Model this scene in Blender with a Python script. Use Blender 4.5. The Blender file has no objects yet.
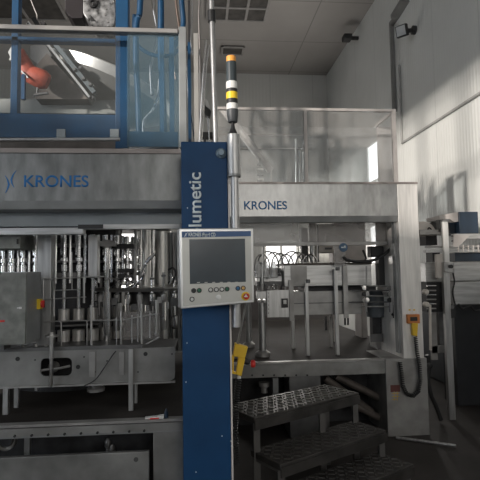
import bpy, bmesh, math, random
from mathutils import Vector as V, Matrix

C = bpy.context.scene.collection
random.seed(7)
PI = math.pi

# ------------------------------------------------------------------ camera
CAM = V((0, 0, 1.55))
F = 480.0
head = math.radians(4.8)
pit = math.atan(31.5 / 480)
rol = 0.015
fw = V((math.sin(head) * math.cos(pit), math.cos(head) * math.cos(pit), math.sin(pit)))
r0 = V((math.cos(head), -math.sin(head), 0))
u0 = r0.cross(fw)
rt = r0 * math.cos(rol) - u0 * math.sin(rol)
up = u0 * math.cos(rol) + r0 * math.sin(rol)
cd = bpy.data.cameras.new('camera')
cd.sensor_width = 36; cd.lens = 36.0; cd.clip_end = 60; cd.clip_start = 0.05
co = bpy.data.objects.new('camera', cd); C.objects.link(co)
co.matrix_world = Matrix(((rt.x, up.x, -fw.x, CAM.x), (rt.y, up.y, -fw.y, CAM.y), (rt.z, up.z, -fw.z, CAM.z), (0, 0, 0, 1)))
bpy.context.scene.camera = co

def ray(px, py):
    return fw + rt * ((px - 240) / F) + up * ((240 - py) / F)
def W(px, py, Y):                       # the point of the vertical plane y = Y seen at that place of the photograph
    d = ray(px, py); return CAM + d * (Y / d.y)
def WZ(px, py, z):
    d = ray(px, py); return CAM + d * ((z - CAM.z) / d.z)
def WX(px, py, x):
    d = ray(px, py); return CAM + d * (x / d.x)

# ------------------------------------------------------------------ materials
MATS = {}
def mat(name, col, rough=0.5, metal=0.0, var=0.06, scale=6.0, stretch=(1, 1, 1), bump=0.0, bscale=40.0, emit=None, spec=0.5, rvar=0.0, dirt=0.0):
    if name in MATS: return MATS[name]
    m = bpy.data.materials.new(name); m.use_nodes = True
    nt = m.node_tree; N = nt.nodes; L = nt.links
    b = N['Principled BSDF']
    tc = N.new('ShaderNodeTexCoord'); mp = N.new('ShaderNodeMapping'); mp.inputs['Scale'].default_value = stretch
    L.new(tc.outputs['Object'], mp.inputs['Vector'])
    nz = N.new('ShaderNodeTexNoise'); nz.inputs['Scale'].default_value = scale; nz.inputs['Detail'].default_value = 5
    L.new(mp.outputs[0], nz.inputs['Vector'])
    rp = N.new('ShaderNodeValToRGB')
    c = V(col)
    lo = [max(0, x * (1 - var * 2)) for x in c]; hi = [min(1, x * (1 + var * 2)) for x in c]
    rp.color_ramp.elements[0].position = .3; rp.color_ramp.elements[1].position = .7
    rp.color_ramp.elements[0].color = (*lo, 1); rp.color_ramp.elements[1].color = (*hi, 1)
    L.new(nz.outputs['Fac'], rp.inputs[0])
    out = rp.outputs[0]
    if dirt:
        n2 = N.new('ShaderNodeTexNoise'); n2.inputs['Scale'].default_value = 2.3; n2.inputs['Detail'].default_value = 8
        L.new(tc.outputs['Object'], n2.inputs['Vector'])
        r2 = N.new('ShaderNodeValToRGB'); r2.color_ramp.elements[0].position = .45; r2.color_ramp.elements[1].position = .75
        r2.color_ramp.elements[0].color = (0, 0, 0, 1); r2.color_ramp.elements[1].color = (dirt, dirt, dirt, 1)
        L.new(n2.outputs['Fac'], r2.inputs[0])
        mx = N.new('ShaderNodeMixRGB'); mx.inputs[2].default_value = (c[0] * .35, c[1] * .32, c[2] * .3, 1)
        L.new(r2.outputs[0], mx.inputs[0]); L.new(out, mx.inputs[1]); out = mx.outputs[0]
    L.new(out, b.inputs['Base Color'])
    b.inputs['Metallic'].default_value = metal; b.inputs['Roughness'].default_value = rough
    b.inputs['Specular IOR Level'].default_value = spec
    if rvar:
        mr = N.new('ShaderNodeMapRange'); mr.inputs['To Min'].default_value = max(.04, rough - rvar); mr.inputs['To Max'].default_value = rough + rvar
        L.new(nz.outputs['Fac'], mr.inputs['Value']); L.new(mr.outputs[0], b.inputs['Roughness'])
    if bump:
        n3 = N.new('ShaderNodeTexNoise'); n3.inputs['Scale'].default_value = bscale
        L.new(mp.outputs[0], n3.inputs['Vector'])
        bp = N.new('ShaderNodeBump'); bp.inputs['Strength'].default_value = bump; bp.inputs['Distance'].default_value = .01
        L.new(n3.outputs['Fac'], bp.inputs['Height']); L.new(bp.outputs[0], b.inputs['Normal'])
    if emit:
        b.inputs['Emission Color'].default_value = (*emit[:3], 1); b.inputs['Emission Strength'].default_value = emit[3]
    MATS[name] = m
    return m

def haze_glass(name, tint, fac, rough=.15):
    m = bpy.data.materials.new(name); m.use_nodes = True
    nt = m.node_tree; N = nt.nodes; L = nt.links
    b = N['Principled BSDF']; out = N['Material Output']
    b.inputs['Base Color'].default_value = (*tint, 1); b.inputs['Roughness'].default_value = rough; b.inputs['Metallic'].default_value = 0
    tr = N.new('ShaderNodeBsdfTransparent'); tr.inputs[0].default_value = (.93, .95, .96, 1)
    nz = N.new('ShaderNodeTexNoise'); nz.inputs['Scale'].default_value = 3; nz.inputs['Detail'].default_value = 6
    tc = N.new('ShaderNodeTexCoord'); L.new(tc.outputs['Object'], nz.inputs['Vector'])
    mr = N.new('ShaderNodeMapRange'); mr.inputs['To Min'].default_value = fac * .6; mr.inputs['To Max'].default_value = fac * 1.4
    L.new(nz.outputs['Fac'], mr.inputs['Value'])
    mx = N.new('ShaderNodeMixShader')
    L.new(mr.outputs[0], mx.inputs[0]); L.new(tr.outputs[0], mx.inputs[1]); L.new(b.outputs[0], mx.inputs[2])
    L.new(mx.outputs[0], out.inputs['Surface'])
    return m

def brushed(name, col, rough, axis='z', metal=.85, var=.1):
    st = {'z': (14, 14, 1.2), 'x': (1.2, 14, 14), 'n': (4, 4, 4)}[axis]
    return mat(name, col, rough, metal, var=var, scale=3.0, stretch=st, bump=.05, bscale=8, rvar=.06)

STEEL = brushed('brushed_steel', (.46, .46, .455), .42)
STEELX = brushed('brushed_steel_across', (.46, .46, .455), .42, 'x')
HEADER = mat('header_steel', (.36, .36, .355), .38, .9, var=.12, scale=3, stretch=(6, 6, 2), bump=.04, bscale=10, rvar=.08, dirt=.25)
HEADERL = mat('dimmed_header_steel', (.25, .255, .25), .4, .85, var=.12, scale=3, stretch=(6, 6, 2), bump=.04, bscale=10, rvar=.08, dirt=.25)  # same steel as the right header, darkened to imitate dimmer reflections
SHINE = mat('bright_steel', (.82, .82, .82), .2, 1.0, var=.04)
COLUMN = mat('column_steel', (.74, .72, .69), .36, .3, var=.06, scale=3, stretch=(14, 14, 1.2), bump=.04, bscale=8)
LIP = mat('lip_steel', (.26, .265, .265), .5, .5, var=.08)
FLANGE = mat('flange_brown_steel', (.28, .25, .235), .5, .4, var=.1)
CHROME = mat('polished_chrome', (.72, .71, .70), .13, 1.0, var=.05)
DULL = mat('dull_steel', (.34, .335, .325), .5, .6, var=.12, dirt=.35)
DULLD = mat('dark_dull_steel', (.15, .15, .15), .5, .6, var=.15, dirt=.3)
DECK = mat('deck_plate', (.04, .036, .033), .7, 0, var=.2, scale=3, spec=.06, dirt=.5, rvar=.15)
TABLE = mat('table_steel', (.27, .27, .262), .45, .55, var=.15, scale=5, dirt=.45, rvar=.1)
CONE2 = mat('satin_steel', (.60, .585, .56), .42, .7, var=.05)
BLUE = mat('blue_paint', (.010, .052, .135), .5, 0, var=.08, scale=4, bump=.03, bscale=60, dirt=.1, spec=.25)
FBLUE = mat('frame_blue_paint', (.007, .055, .13), .4, 0, var=.1)
NAVY = mat('navy_paint', (.013, .026, .045), .45, 0, var=.15)
BLACK = mat('black_rubber', (.018, .018, .019), .5, 0, var=.1)
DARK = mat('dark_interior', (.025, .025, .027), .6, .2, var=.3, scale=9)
WHITE = mat('white_plastic', (.68, .68, .66), .4, 0, var=.03)
CREAM = mat('cream_enamel', (.62, .58, .54), .45, 0, var=.05)
YEL = mat('yellow_plastic', (.78, .50, .03), .4, 0, var=.08)
YELT = mat('yellow_lens', (.80, .55, .03), .3, 0, var=.06)
ORANGE = mat('orange_lens', (.82, .36, .07), .3, 0, var=.05)
RED = mat('red_plastic', (.60, .035, .03), .35, 0, var=.08)
REDO = mat('faded_red_paint', (.42, .085, .05), .6, 0, var=.22, scale=14, bump=.3, bscale=25)
ORB = mat('orange_box', (.58, .20, .05), .5, 0, var=.12)
SCREEN = mat('screen_glass', (.045, .058, .07), .22, 0, var=.12, scale=3)
PANELG = mat('panel_grey', (.50, .50, .47), .38, .25, var=.03)
PANELE = mat('panel_edge', (.70, .70, .69), .3, .5, var=.03)
BAR = mat('title_blue', (.025, .085, .22), .4, 0, var=.04)
INK = mat('logo_blue', (.015, .15, .40), .5, 0, var=.04)
TXT = mat('lettering_pale', (.72, .78, .80), .5, 0, var=.03)
GREEN = mat('green_button', (.01, .11, .06), .4, 0, var=.05)
BTNB = mat('blue_button', (.02, .14, .30), .4, 0, var=.05)
BTNW = mat('pale_button', (.60, .60, .58), .4, 0, var=.03)
BTNO = mat('amber_button', (.62, .38, .12), .4, 0, var=.05)
TREAD = mat('tread_plate', (.06, .056, .053), .5, .4, var=.2, scale=8, dirt=.3)
CABG = mat('cabinet_grey', (.19, .195, .18), .5, .3, var=.14, scale=18, dirt=.2)
CABS = mat('cabinet_side_steel', (.36, .375, .38), .4, .5, var=.08)
WALLM = None
BROWNP = mat('brown_dark_plate', (.10, .085, .075), .6, .2, var=.18)
GLASSR = haze_glass('pale_haze_glass', (.62, .59, .56), .14)  # warm pale haze painted in, lightening the wall seen behind the guard
GLASS = haze_glass('dusty_glass', (.42, .43, .42), .045)
GLASSB = haze_glass('bluish_plexiglass', (.14, .22, .27), .26, .25)
PLEX = haze_glass('scratched_plexiglass', (.45, .42, .40), .42, .25)
PLEXL = haze_glass('clouded_plexiglass', (.42, .45, .47), .55, .22)
WIN = mat('daylight_pane', (.9, .93, 1), .4, 0, var=.0, emit=(1.0, .96, .92, 1.3))
CONE = mat('spun_steel', (.52, .51, .49), .3, .9, var=.06, scale=3, rvar=.05)

# ------------------------------------------------------------------ mesh building
class MB:
    def __init__(s): s.bm = bmesh.new()
    def face(s, vs):
        try: return s.bm.faces.new(vs)
        except ValueError: return None
    def box(s, a, b):
        x0, x1 = sorted((a[0], b[0])); y0, y1 = sorted((a[1], b[1])); z0, z1 = sorted((a[2], b[2]))
        v = [s.bm.verts.new(p) for p in ((x0,y0,z0),(x1,y0,z0),(x1,y1,z0),(x0,y1,z0),(x0,y0,z1),(x1,y0,z1),(x1,y1,z1),(x0,y1,z1))]
        for q in ((0,3,2,1),(4,5,6,7),(0,1,5,4),(1,2,6,5),(2,3,7,6),(3,0,4,7)): s.face([v[i] for i in q])
        return s
    def pb(s, x0, y0, x1, y1, Y, dep=.03):      # a box whose front face fills that rectangle of the plane y = Y
        a = W(x0, (y0+y1)/2, Y).x; b = W(x1, (y0+y1)/2, Y).x
        zt = W((x0+x1)/2, y0, Y).z; zb = W((x0+x1)/2, y1, Y).z
        return s.box((a, Y, zb), (b, Y+dep, zt))
    def ob(s, c, ax, ay, az, hx, hy, hz):       # oriented box
        c = V(c); v = []
        for k in (-1, 1):
            for (i, j) in ((-1,-1),(1,-1),(1,1),(-1,1)):
                v.append(s.bm.verts.new(c + ax*(hx*i) + ay*(hy*j) + az*(hz*k)))
        for q in ((0,3,2,1),(4,5,6,7),(0,1,5,4),(1,2,6,5),(2,3,7,6),(3,0,4,7)): s.face([v[i] for i in q])
        return s
    def bar(s, p, q, wx, wy=None):              # square bar between points
        p, q = V(p), V(q); wy = wy or wx
        d = (q-p).normalized(); h = V((0,1,0)) if abs(d.y) < .8 else V((1,0,0))
        a = d.cross(h).normalized(); b = a.cross(d)
        return s.ob((p+q)/2, a, b, d, wx/2, wy/2, (q-p).length/2)
    def ring(s, c, n, r, seg, ref=None):
        n = n.normalized(); h = ref or (V((0,0,1)) if abs(n.z) < .9 else V((1,0,0)))
        a = n.cross(h).normalized(); b = n.cross(a)
        return [s.bm.verts.new(c + a*(r*math.cos(2*PI*i/seg)) + b*(r*math.sin(2*PI*i/seg))) for i in range(seg)]
    def skin(s, rings, cap=True):
        for A, B in zip(rings, rings[1:]):
            n = len(A)
            for i in range(n):
                f = s.face([A[i], A[(i+1)%n], B[(i+1)%n], B[i]])
                if f: f.smooth = True
        if cap:
            s.face(list(reversed(rings[0]))); s.face(rings[-1])
    def lathe(s, p, n, prof, seg=20, cap=True): # prof: (distance along n, radius)
        p, n = V(p), V(n).normalized()
        s.skin([s.ring(p + n*t, n, max(r, .0005), seg) for t, r in prof], cap); return s
    def cyl(s, p, q, r, seg=14, r2=None):
        p, q = V(p), V(q); d = q-p
        return s.lathe(p, d, [(0, r), (d.length, r if r2 is None else r2)], seg)
    def tube(s, pts, r, seg=8, n=5):
        P = [V(p) for p in pts]
        if len(P) > 2:
            Q = []
            E = [P[0]*2-P[1]] + P + [P[-1]*2-P[-2]]
            for i in range(1, len(E)-2):
                for k in range(n):
                    t = k/n; a, b, c, d = E[i-1:i+3]
                    Q.append(.5*((2*b) + (c-a)*t + (2*a-5*b+4*c-d)*t*t + (3*b-a-3*c+d)*t**3))
            Q.append(P[-1]); P = Q
        rings = []
        for i, p in enumerate(P):
            d = (P[min(i+1, len(P)-1)] - P[max(i-1, 0)]).normalized()
            ref = V((.31, .22, .93)).normalized() if abs(d.z) < .9 else V((.9, .3, .1)).normalized()
            rings.append(s.ring(p, d, r, seg, ref))
        s.skin(rings); return s
    def prism(s, poly, axis, a, b):             # poly of 2-D points, extruded along axis from a to b
        def mk(u, v, t): return {'x': (t, u, v), 'y': (u, t, v), 'z': (u, v, t)}[axis]
        A = [s.bm.verts.new(mk(u, v, a)) for u, v in poly]; B = [s.bm.verts.new(mk(u, v, b)) for u, v in poly]
        s.face(A); s.face(list(reversed(B)))
        n = len(poly)
        for i in range(n): s.face([A[(i+1)%n], A[i], B[i], B[(i+1)%n]])
        return s
    def build(s, name, m, parent=None, bevel=0, **tags):
        bmesh.ops.recalc_face_normals(s.bm, faces=s.bm.faces)
        me = bpy.data.meshes.new(name)
        if parent is None:
            xs = [v.co for v in s.bm.verts]
            o = V(((min(v.x for v in xs)+max(v.x for v in xs))/2, (min(v.y for v in xs)+max(v.y for v in xs))/2, min(v.z for v in xs)))
        else:
            r = parent
            while r.parent: r = r.parent
            o = r.location.copy()
        for v in s.bm.verts: v.co -= o
        s.bm.to_mesh(me); s.bm.free(); me.materials.append(m); me.set_sharp_from_angle(angle=math.radians(38))
        ob = bpy.data.objects.new(name, me); C.objects.link(ob)
        if parent: ob.parent = parent
        else: ob.location = o
        if bevel:
            md = ob.modifiers.new('bevel', 'BEVEL'); md.width = bevel; md.segments = 2; md.limit_method = 'ANGLE'
        for k, v_ in tags.items(): ob[k] = v_
        return ob

def thing(name, label, cat, loc, group=None):
    o = bpy.data.objects.new(name, None); C.objects.link(o); o.location = loc; o.empty_display_size = .1
    o['label'] = label; o['category'] = cat
    if group: o['group'] = group
    return o
def S(mb, name, m, parent=None): return mb.build(name, m, parent, kind='structure') if parent is None else mb.build(name, m, parent)
def T(mb, name, m, label, cat, group=None, bevel=0):
    o = mb.build(name, m, None, bevel); o['label'] = label; o['category'] = cat
    if group: o['group'] = group
    return o
def text(body, name, m, parent, loc, height, rot=(PI/2, 0, 0), width=None, ext=.0015, weight=.0, space=1.0):
    """lettering: height = capital height, width = overall width, loc = lower left corner in the world"""
    cu = bpy.data.curves.new(name, 'FONT'); cu.body = body; cu.size = 1; cu.extrude = 0.0; cu.offset = weight; cu.space_character = space
    t = bpy.data.objects.new(name, cu); C.objects.link(t)
    dg = bpy.context.evaluated_depsgraph_get(); me = bpy.data.meshes.new_from_object(t.evaluated_get(dg))
    bpy.data.objects.remove(t)
    xs = [v.co.x for v in me.vertices]; ys = [v.co.y for v in me.vertices if True]
    x0, x1 = min(xs), max(xs); capH = .69
    sy = height / capH; sx = (width / (x1-x0)) if width else sy
    R = Matrix.Rotation(rot[2], 3, 'Z') @ Matrix.Rotation(rot[1], 3, 'Y') @ Matrix.Rotation(rot[0], 3, 'X')
    r = parent
    while r.parent: r = r.parent
    for v in me.vertices: v.co = R @ V(((v.co.x-x0)*sx, v.co.y*sy, 0)) + V(loc) - r.location
    bm = bmesh.new(); bm.from_mesh(me)
    ret = bmesh.ops.extrude_face_region(bm, geom=bm.faces[:])
    n = R @ V((0, 0, 1))
    for g in ret['geom']:
        if isinstance(g, bmesh.types.BMVert): g.co += n*ext
    bmesh.ops.recalc_face_normals(bm, faces=bm.faces); bm.to_mesh(me); bm.free()
    me.materials.clear(); me.materials.append(m)
    o = bpy.data.objects.new(name, me); C.objects.link(o); o.parent = parent
    return o
def copy_tree(o, loc, label=None, parent=None):
    c = o.copy(); C.objects.link(c)
    if parent: c.parent = parent
    else: c.location = loc
    if label: c['label'] = label
    for ch in list(o.children): copy_tree(ch, None, None, c)
    return c

# ================================================================== THE ROOM
XR, XL, YB, YF, ZC = 3.45, -6.2, 12.4, -6.0, 6.8
def panel_mat(name, col, axis, pitch, dark=.72, bump=.35, rough=.6, joints=None):
    """painted sandwich panel: fine ribs along one axis, with wide joints"""
    m = bpy.data.materials.new(name); m.use_nodes = True
    nt = m.node_tree; N = nt.nodes; L = nt.links; b = N['Principled BSDF']
    g = N.new('ShaderNodeNewGeometry'); sp = N.new('ShaderNodeSeparateXYZ'); L.new(g.outputs['Position'], sp.inputs[0])
    def M(op, a, bb):
        n = N.new('ShaderNodeMath'); n.operation = op
        for i, x in enumerate((a, bb)):
            if isinstance(x, (int, float)): n.inputs[i].default_value = x
            else: L.new(x, n.inputs[i])
        return n.outputs[0]
    nz = N.new('ShaderNodeTexNoise'); nz.inputs['Scale'].default_value = .9; nz.inputs['Detail'].default_value = 6; L.new(g.outputs['Position'], nz.inputs['Vector'])
    rp = N.new('ShaderNodeValToRGB'); rp.color_ramp.elements[0].position = .3; rp.color_ramp.elements[1].position = .7
    rp.color_ramp.elements[0].color = (*[c*.9 for c in col], 1); rp.color_ramp.elements[1].color = (*[min(1, c*1.06) for c in col], 1)
    L.new(nz.outputs['Fac'], rp.inputs[0]); out = rp.outputs[0]
    ax = {'x': 0, 'y': 1, 'z': 2}
    s = sp.outputs[ax[axis]]
    h = M('SINE', M('MULTIPLY', s, 2*PI/pitch), 0)
    bp = N.new('ShaderNodeBump'); bp.inputs['Strength'].default_value = bump; bp.inputs['Distance'].default_value = .006
    L.new(h, bp.inputs['Height']); L.new(bp.outputs[0], b.inputs['Normal'])
    for (a, step, off) in (joints or []):
        fr = M('FRACT', M('DIVIDE', M('ADD', sp.outputs[ax[a]], off), step), 0)
        ln = M('LESS_THAN', fr, .022/step)
        mx = N.new('ShaderNodeMixRGB'); mx.inputs[2].default_value = (*[c*dark for c in col], 1)
        L.new(ln, mx.inputs[0]); L.new(out, mx.inputs[1]); out = mx.outputs[0]
    L.new(out, b.inputs['Base Color']); b.inputs['Roughness'].default_value = rough
    return m
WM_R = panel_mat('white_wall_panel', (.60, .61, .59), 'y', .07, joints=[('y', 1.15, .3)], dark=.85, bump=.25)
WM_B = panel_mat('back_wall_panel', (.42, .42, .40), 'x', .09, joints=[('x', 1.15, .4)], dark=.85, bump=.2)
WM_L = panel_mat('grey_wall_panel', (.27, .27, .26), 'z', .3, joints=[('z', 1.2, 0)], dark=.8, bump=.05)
CM = panel_mat('ceiling_panel', (.31, .295, .28), 'x', .3, joints=[('y', 1.65, W(275, 38, 10.6).y*0-10.55+1.65*7), ('x', 3.3, .9)], dark=.6, bump=.05)
FM = mat('floor_concrete', (.05, .045, .043), .65, 0, var=.2, scale=2.2, bump=.08, bscale=14, rvar=.1, dirt=.3, spec=.25)

S(MB().box((XL-.3, YF-.3, -.2), (XR+.3, YB+.3, 0)), 'floor', FM)
S(MB().box((XL-.3, YF-.3, ZC), (XR+.3, YB+.3, ZC+.2)), 'ceiling', CM)

def wall_with_holes(name, axis, t0, t1, a0, a1, z1, holes, m):
    """axis 'x': wall normal to x between t0 and t1, running in y; holes (a, b, zlo, zhi)"""
    mb = MB()
    def bx(p, q, lo, hi):
        if q - p < 1e-4 or hi - lo < 1e-4: return
        if axis == 'x': mb.box((t0, p, lo), (t1, q, hi))
        else: mb.box((p, t0, lo), (q, t1, hi))
    cur = a0
    for (a, b, lo, hi) in sorted(holes):
        bx(cur, a, 0, z1); bx(a, b, 0, lo); bx(a, b, hi, z1); cur = b
    bx(cur, a1, 0, z1)
    return S(mb, name, m)

# back wall openings
def hole_back(x0, y0, x1, y1):
    return (W(x0, (y0+y1)/2, YB).x, W(x1, (y0+y1)/2, YB).x, W((x0+x1)/2, y1, YB).z, W((x0+x1)/2, y0, YB).z)
HB = [hole_back(104, 222, 140, 284), hole_back(264, 241, 300, 272)]
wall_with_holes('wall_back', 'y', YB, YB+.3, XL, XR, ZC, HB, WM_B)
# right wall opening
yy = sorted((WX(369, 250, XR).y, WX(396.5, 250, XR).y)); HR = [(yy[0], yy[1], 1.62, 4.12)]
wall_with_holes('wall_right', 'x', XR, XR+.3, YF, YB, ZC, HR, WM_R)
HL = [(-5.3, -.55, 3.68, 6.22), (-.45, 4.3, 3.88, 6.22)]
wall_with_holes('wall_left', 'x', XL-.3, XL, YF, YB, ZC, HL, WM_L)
HF = [(-4.8, -1.4, 2.3, 4.9), (.3, 3.1, 2.3, 4.6)]  # first opening is added, unseen, so sun brightens the wall the column reflects
wall_with_holes('wall_front', 'y', YF-.3, YF, XL, XR, ZC, HF, WM_L)
S(MB().box((XR-.02, YF, 0), (XR, YB, .12)).box((XL, YB-.02, 0), (XR, YB, .12)), 'baseboard_right', mat('skirting_grey', (.2, .2, .2), .6))

WFR = mat('window_frame_white', (.55, .55, .53), .5, 0, var=.03)
wn = 0
def window(axis, t, h, nv, nh, lit, depth=.08, off=.1, extra=None):
    global wn; wn += 1
    a, b, lo, hi = h
    mb = MB(); w = .07
    def bx(p, q, l, u, k=0):
        if axis == 'x': mb.box((t-depth/2, p, l), (t+depth/2, q, u))
        else: mb.box((p, t-depth/2, l), (q, t+depth/2, u))
    bx(a, b, lo, lo+w); bx(a, b, hi-w, hi); bx(a, a+w, lo+w, hi-w); bx(b-w, b, lo+w, hi-w)
    for i in range(1, nv+1):
        c = a + (b-a)*i/(nv+1); bx(c-.03, c+.03, lo+w, hi-w)
    for i in range(1, nh+1):
        c = lo + (hi-lo)*i/(nh+1); bx(a+w, b-w, c-.03, c+.03)
    if extra: bx(a+w, b-w, extra-.035, extra+.035)
    o = mb.build('window_%d' % wn, WFR); o['kind'] = 'structure'
    if lit:
        p = MB()
        e = .012
        if axis == 'x': p.box((t+off, a, lo), (t+off+e, b, hi))
        else: p.box((a, t+.1, lo), (b, t+.1+e, hi))
        p.build('window_pane', WIN, o)
    return o
w1 = window('y', YB+.12, HB[0], 0, 5, True)
w2 = window('y', YB+.12, HB[1], 1, 0, True)
w3 = window('x', XR+.015, HR[0], 1, 2, True, .03, .016)
for h in HL: window('x', XL-.15, h, 3, 1, False, extra=5.96)
for h in HF: window('y', YF-.15, h, 1, 1, False)
low = window('x', XL+.03, (-4.2, -.6, 1.1, 3.3), 3, 1, True, .05, -.02)  # added unseen glowing panel, no opening behind, puts bright streaks on the chrome
low.children[0].data.materials[0] = mat('added_glow_pane', (.9, .93, 1), .4, 0, var=.0, emit=(.85, .92, 1.0, 5.0))

# ceiling grilles
def grille(px0, py0, px1, py1, nx, ny, label, name='ceiling_grille'):
    a = WZ(px0, py1, ZC); b = WZ(px1, py0, ZC)
    x0, x1 = sorted((WZ(px0, (py0+py1)/2, ZC).x, WZ(px1, (py0+py1)/2, ZC).x)); y0, y1 = sorted((a.y, b.y))
    t = thing(name, label, 'ceiling grille' if name == 'ceiling_grille' else 'vent', ((x0+x1)/2, (y0+y1)/2, ZC-.05), None)
    MB().box((x0, y0, ZC-.03), (x1, y1, ZC-.001)).build('grille_panel', mat('grille_dark', (.06, .055, .05), .7, var=.2), t)
    mb = MB(); w = .05
    for i in range(nx+1):
        c = x0+(x1-x0)*i/nx; mb.box((c-w/2, y0-w/2, ZC-.05), (c+w/2, y1+w/2, ZC-.028))
    for j in range(ny+1):
        c = y0+(y1-y0)*j/ny; mb.box((x0-w/2, c-w/2, ZC-.052), (x1+w/2, c+w/2, ZC-.027))
    mb.build('grille_frame', mat('grille_frame_grey', (.27, .26, .25), .6), t)
grille(208, -40, 272, 18, 3, 4, 'large dark ceiling grille with pale dividing bars above the striped signal tower')
grille(-30, -30, 54, 16, 2, 1, 'large dark ceiling grille above the blue framed guard at upper left')
grille(222, 46, 243, 53, 1, 1, 'small square ceiling vent just above the orange tip of the signal tower', 'ceiling_vent')
# duct on the right wall with two lamps
du = thing('wall_duct', 'grey vertical duct on the right wall ending in a bent top arm', 'duct', WX(389, 200, XR-.05))
p1 = WX(389, 104, XR-.10); yv = WX(389, 60, XR-.1).y
zt = WX(389, 21, XR-.1).z
MB().box((XR-.06, yv-.03, WX(389, 108, XR-.1).z-.1), (XR-.001, yv+.04, zt)).build('duct_riser', mat('duct_grey', (.20, .20, .195), .5, .3), du)
pe = WX(409, -2, XR-.1)
mb = MB(); mb.bar((XR-.04, yv, zt-.03), (XR-.04, WX(397, 20, XR-.04).y, zt-.02), .07)
mb.bar((XR-.04, WX(397, 22, XR-.04).y+.02, zt-.02), (XR-.04, WX(407, 0, XR-.04).y, WX(407, 0, XR-.04).z), .07, .2)
mb.build('duct_arm', MATS['duct_grey'], du)
fl = thing('flood_lamp', 'small dark square floodlight on a bracket high on the right wall', 'lamp', WX(404, 30, XR-.05))
c = WX(402, 31, XR-.22); c2 = WX(411, 27, XR)
n = (V((0, -1, -.45)) + V((-1, 0, 0))*1.1).normalized(); ax = n.cross(V((0, 0, 1))).normalized(); az = ax.cross(n)
MB().ob(c, ax, n, az, .09, .04, .09).build('lamp_housing', BLACK, fl, .01)
MB().ob(c + n*.045, ax, n, az, .072, .006, .072).build('lamp_glass', mat('lamp_glass_grey', (.35, .36, .36), .2), fl)
MB().cyl(c-n*.03, (XR-.002, c.y, c.z+.02), .035).cyl((XR-.05, c.y, c.z+.02), (XR-.001, c.y, c.z+.02), .07).build('bracket', BLACK, fl)
c = WX(347, 38, XR-.25)
k = thing('wall_spotlight', 'small dark spotlight where the ceiling meets the right wall', 'lamp', c)
MB().ob(c, V((1, 0, 0)), V((0, 1, 0)), V((0, 0, 1)), .09, .1, .06).build('lamp_housing', BLACK, k, .02)
MB().bar((c.x+.1, c.y, c.z), (XR, c.y, c.z), .06).build('bracket', BLACK, k)
# thin tube on right wall; its long run stands in for a shadow line
zc = WX(403, 143, XR).z; yc = WX(403, 143, XR).y
T(MB().tube([(XR-.02, yc, WX(401, 64, XR).z), (XR-.02, yc, zc+.02)], .018).tube([(XR-.02, yc, zc), (XR-.02, 1.0, zc)], .018), 'wall_line_tube', mat('line_grey', (.33, .33, .32), .5),
  'thin grey tube down the white right wall, its long run imitating a shadow line', 'tube')

# light levels
PW_L, PW_F, PW_B = 42, 95, 45
SUN_E, WORLD_E, EXPO = 3.6, .3, 0.33

# ================================================================== LEFT FILLING MACHINE
LY = 2.95; LD = 2.83; ZD = .70
fm = thing('filling_machine', 'large stainless filling machine at left with blue lettering on its header', 'machine', (-1.0, 3.6, 0))
def P(mb, name, m, par, bevel=0): return mb.build(name, m, par, bevel)
x0 = W(-70, 180, LY).x; x1 = W(196, 180, LY).x
z = lambda py, Y, px=90: W(px, py, Y).z
za, zb_, zl = z(153.5, LY), z(200.5, LY), z(208.7, LY)
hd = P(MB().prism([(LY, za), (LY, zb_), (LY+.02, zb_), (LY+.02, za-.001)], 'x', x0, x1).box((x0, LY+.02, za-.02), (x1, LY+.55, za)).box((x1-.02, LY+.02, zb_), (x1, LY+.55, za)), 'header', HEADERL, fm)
P(MB().prism([(LY, zb_), (LY+.012, zl), (LY+.08, zl), (LY+.08, zb_)], 'x', x0, x1), 'header_lip', LIP, fm)
P(MB().box((x0, LY-.012, za), (x1, LY+.5, z(148.5, LY-.012))), 'header_flange', FLANGE, fm)
P(MB().box((x0, LY+.05, zl-.002), (x1, LY+.3, zl+.02)), 'header_soffit', LIP, fm)
a = W(24, 186.7, LY-.001); b = W(88.5, 186, LY-.001)
text('KRONES', 'lettering', INK, hd, (a.x, LY-.0005, a.z), z(175.6, LY)-z(186.7, LY), width=b.x-a.x, weight=.012)
def emblem(par, px, py, Y, s, m=INK):
    mb = MB()
    for pts, w in (([(-11.3, -10), (-8.7, -5.5), (-7.6, -1), (-8.7, 3), (-11, 7.5)], 1.0), ([(-.2, -15), (-3.5, -10.5), (-5.2, -6), (-4.6, -2), (-2.5, 2)], 1.0)):
        L_, R_ = [], []
        for i, (u, v) in enumerate(pts):
            k = w*(.25 + .75*math.sin(PI*i/4))*.9
            L_.append(W(px+(u-k)*s, py+v*s, Y)); R_.append(W(px+(u+k)*s, py+v*s, Y))
        for i in range(4):
            mb.prism([(L_[i].x, L_[i].z), (R_[i].x, R_[i].z), (R_[i+1].x, R_[i+1].z), (L_[i+1].x, L_[i+1].z)], 'y', Y-.002, Y)
    P(mb, 'emblem', m, par)
emblem(hd, 16.5, 185.5, LY, 1.0)
# inner window band under the header, with its rail
YB2 = 3.12
zi = z(226, YB2)
P(MB().box((x0, YB2, zi), (x1, YB2+.012, zl+.05)), 'inner_window', PLEXL, fm)
P(MB().box((x0, YB2-.02, z(234.5, YB2, 50)), (W(84, 230, YB2).x, YB2+.05, z(228, YB2, 50))).box((W(84, 230, YB2).x, YB2-.02, z(229, YB2, 140)), (x1, YB2+.04, z(224.5, YB2, 140))), 'window_rail', STEELX, fm)
P(MB().pb(78, 224.5, 103, 228.5, YB2-.03, .02), 'rail_handle', BLACK, fm)
P(MB().pb(-20, 231, 20.5, 249, 3.2, .25), 'side_box', CABG, fm, .004)
P(MB().pb(16.5, 239, 18, 244, 3.19, .01), 'latch', BLACK, fm)

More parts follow.
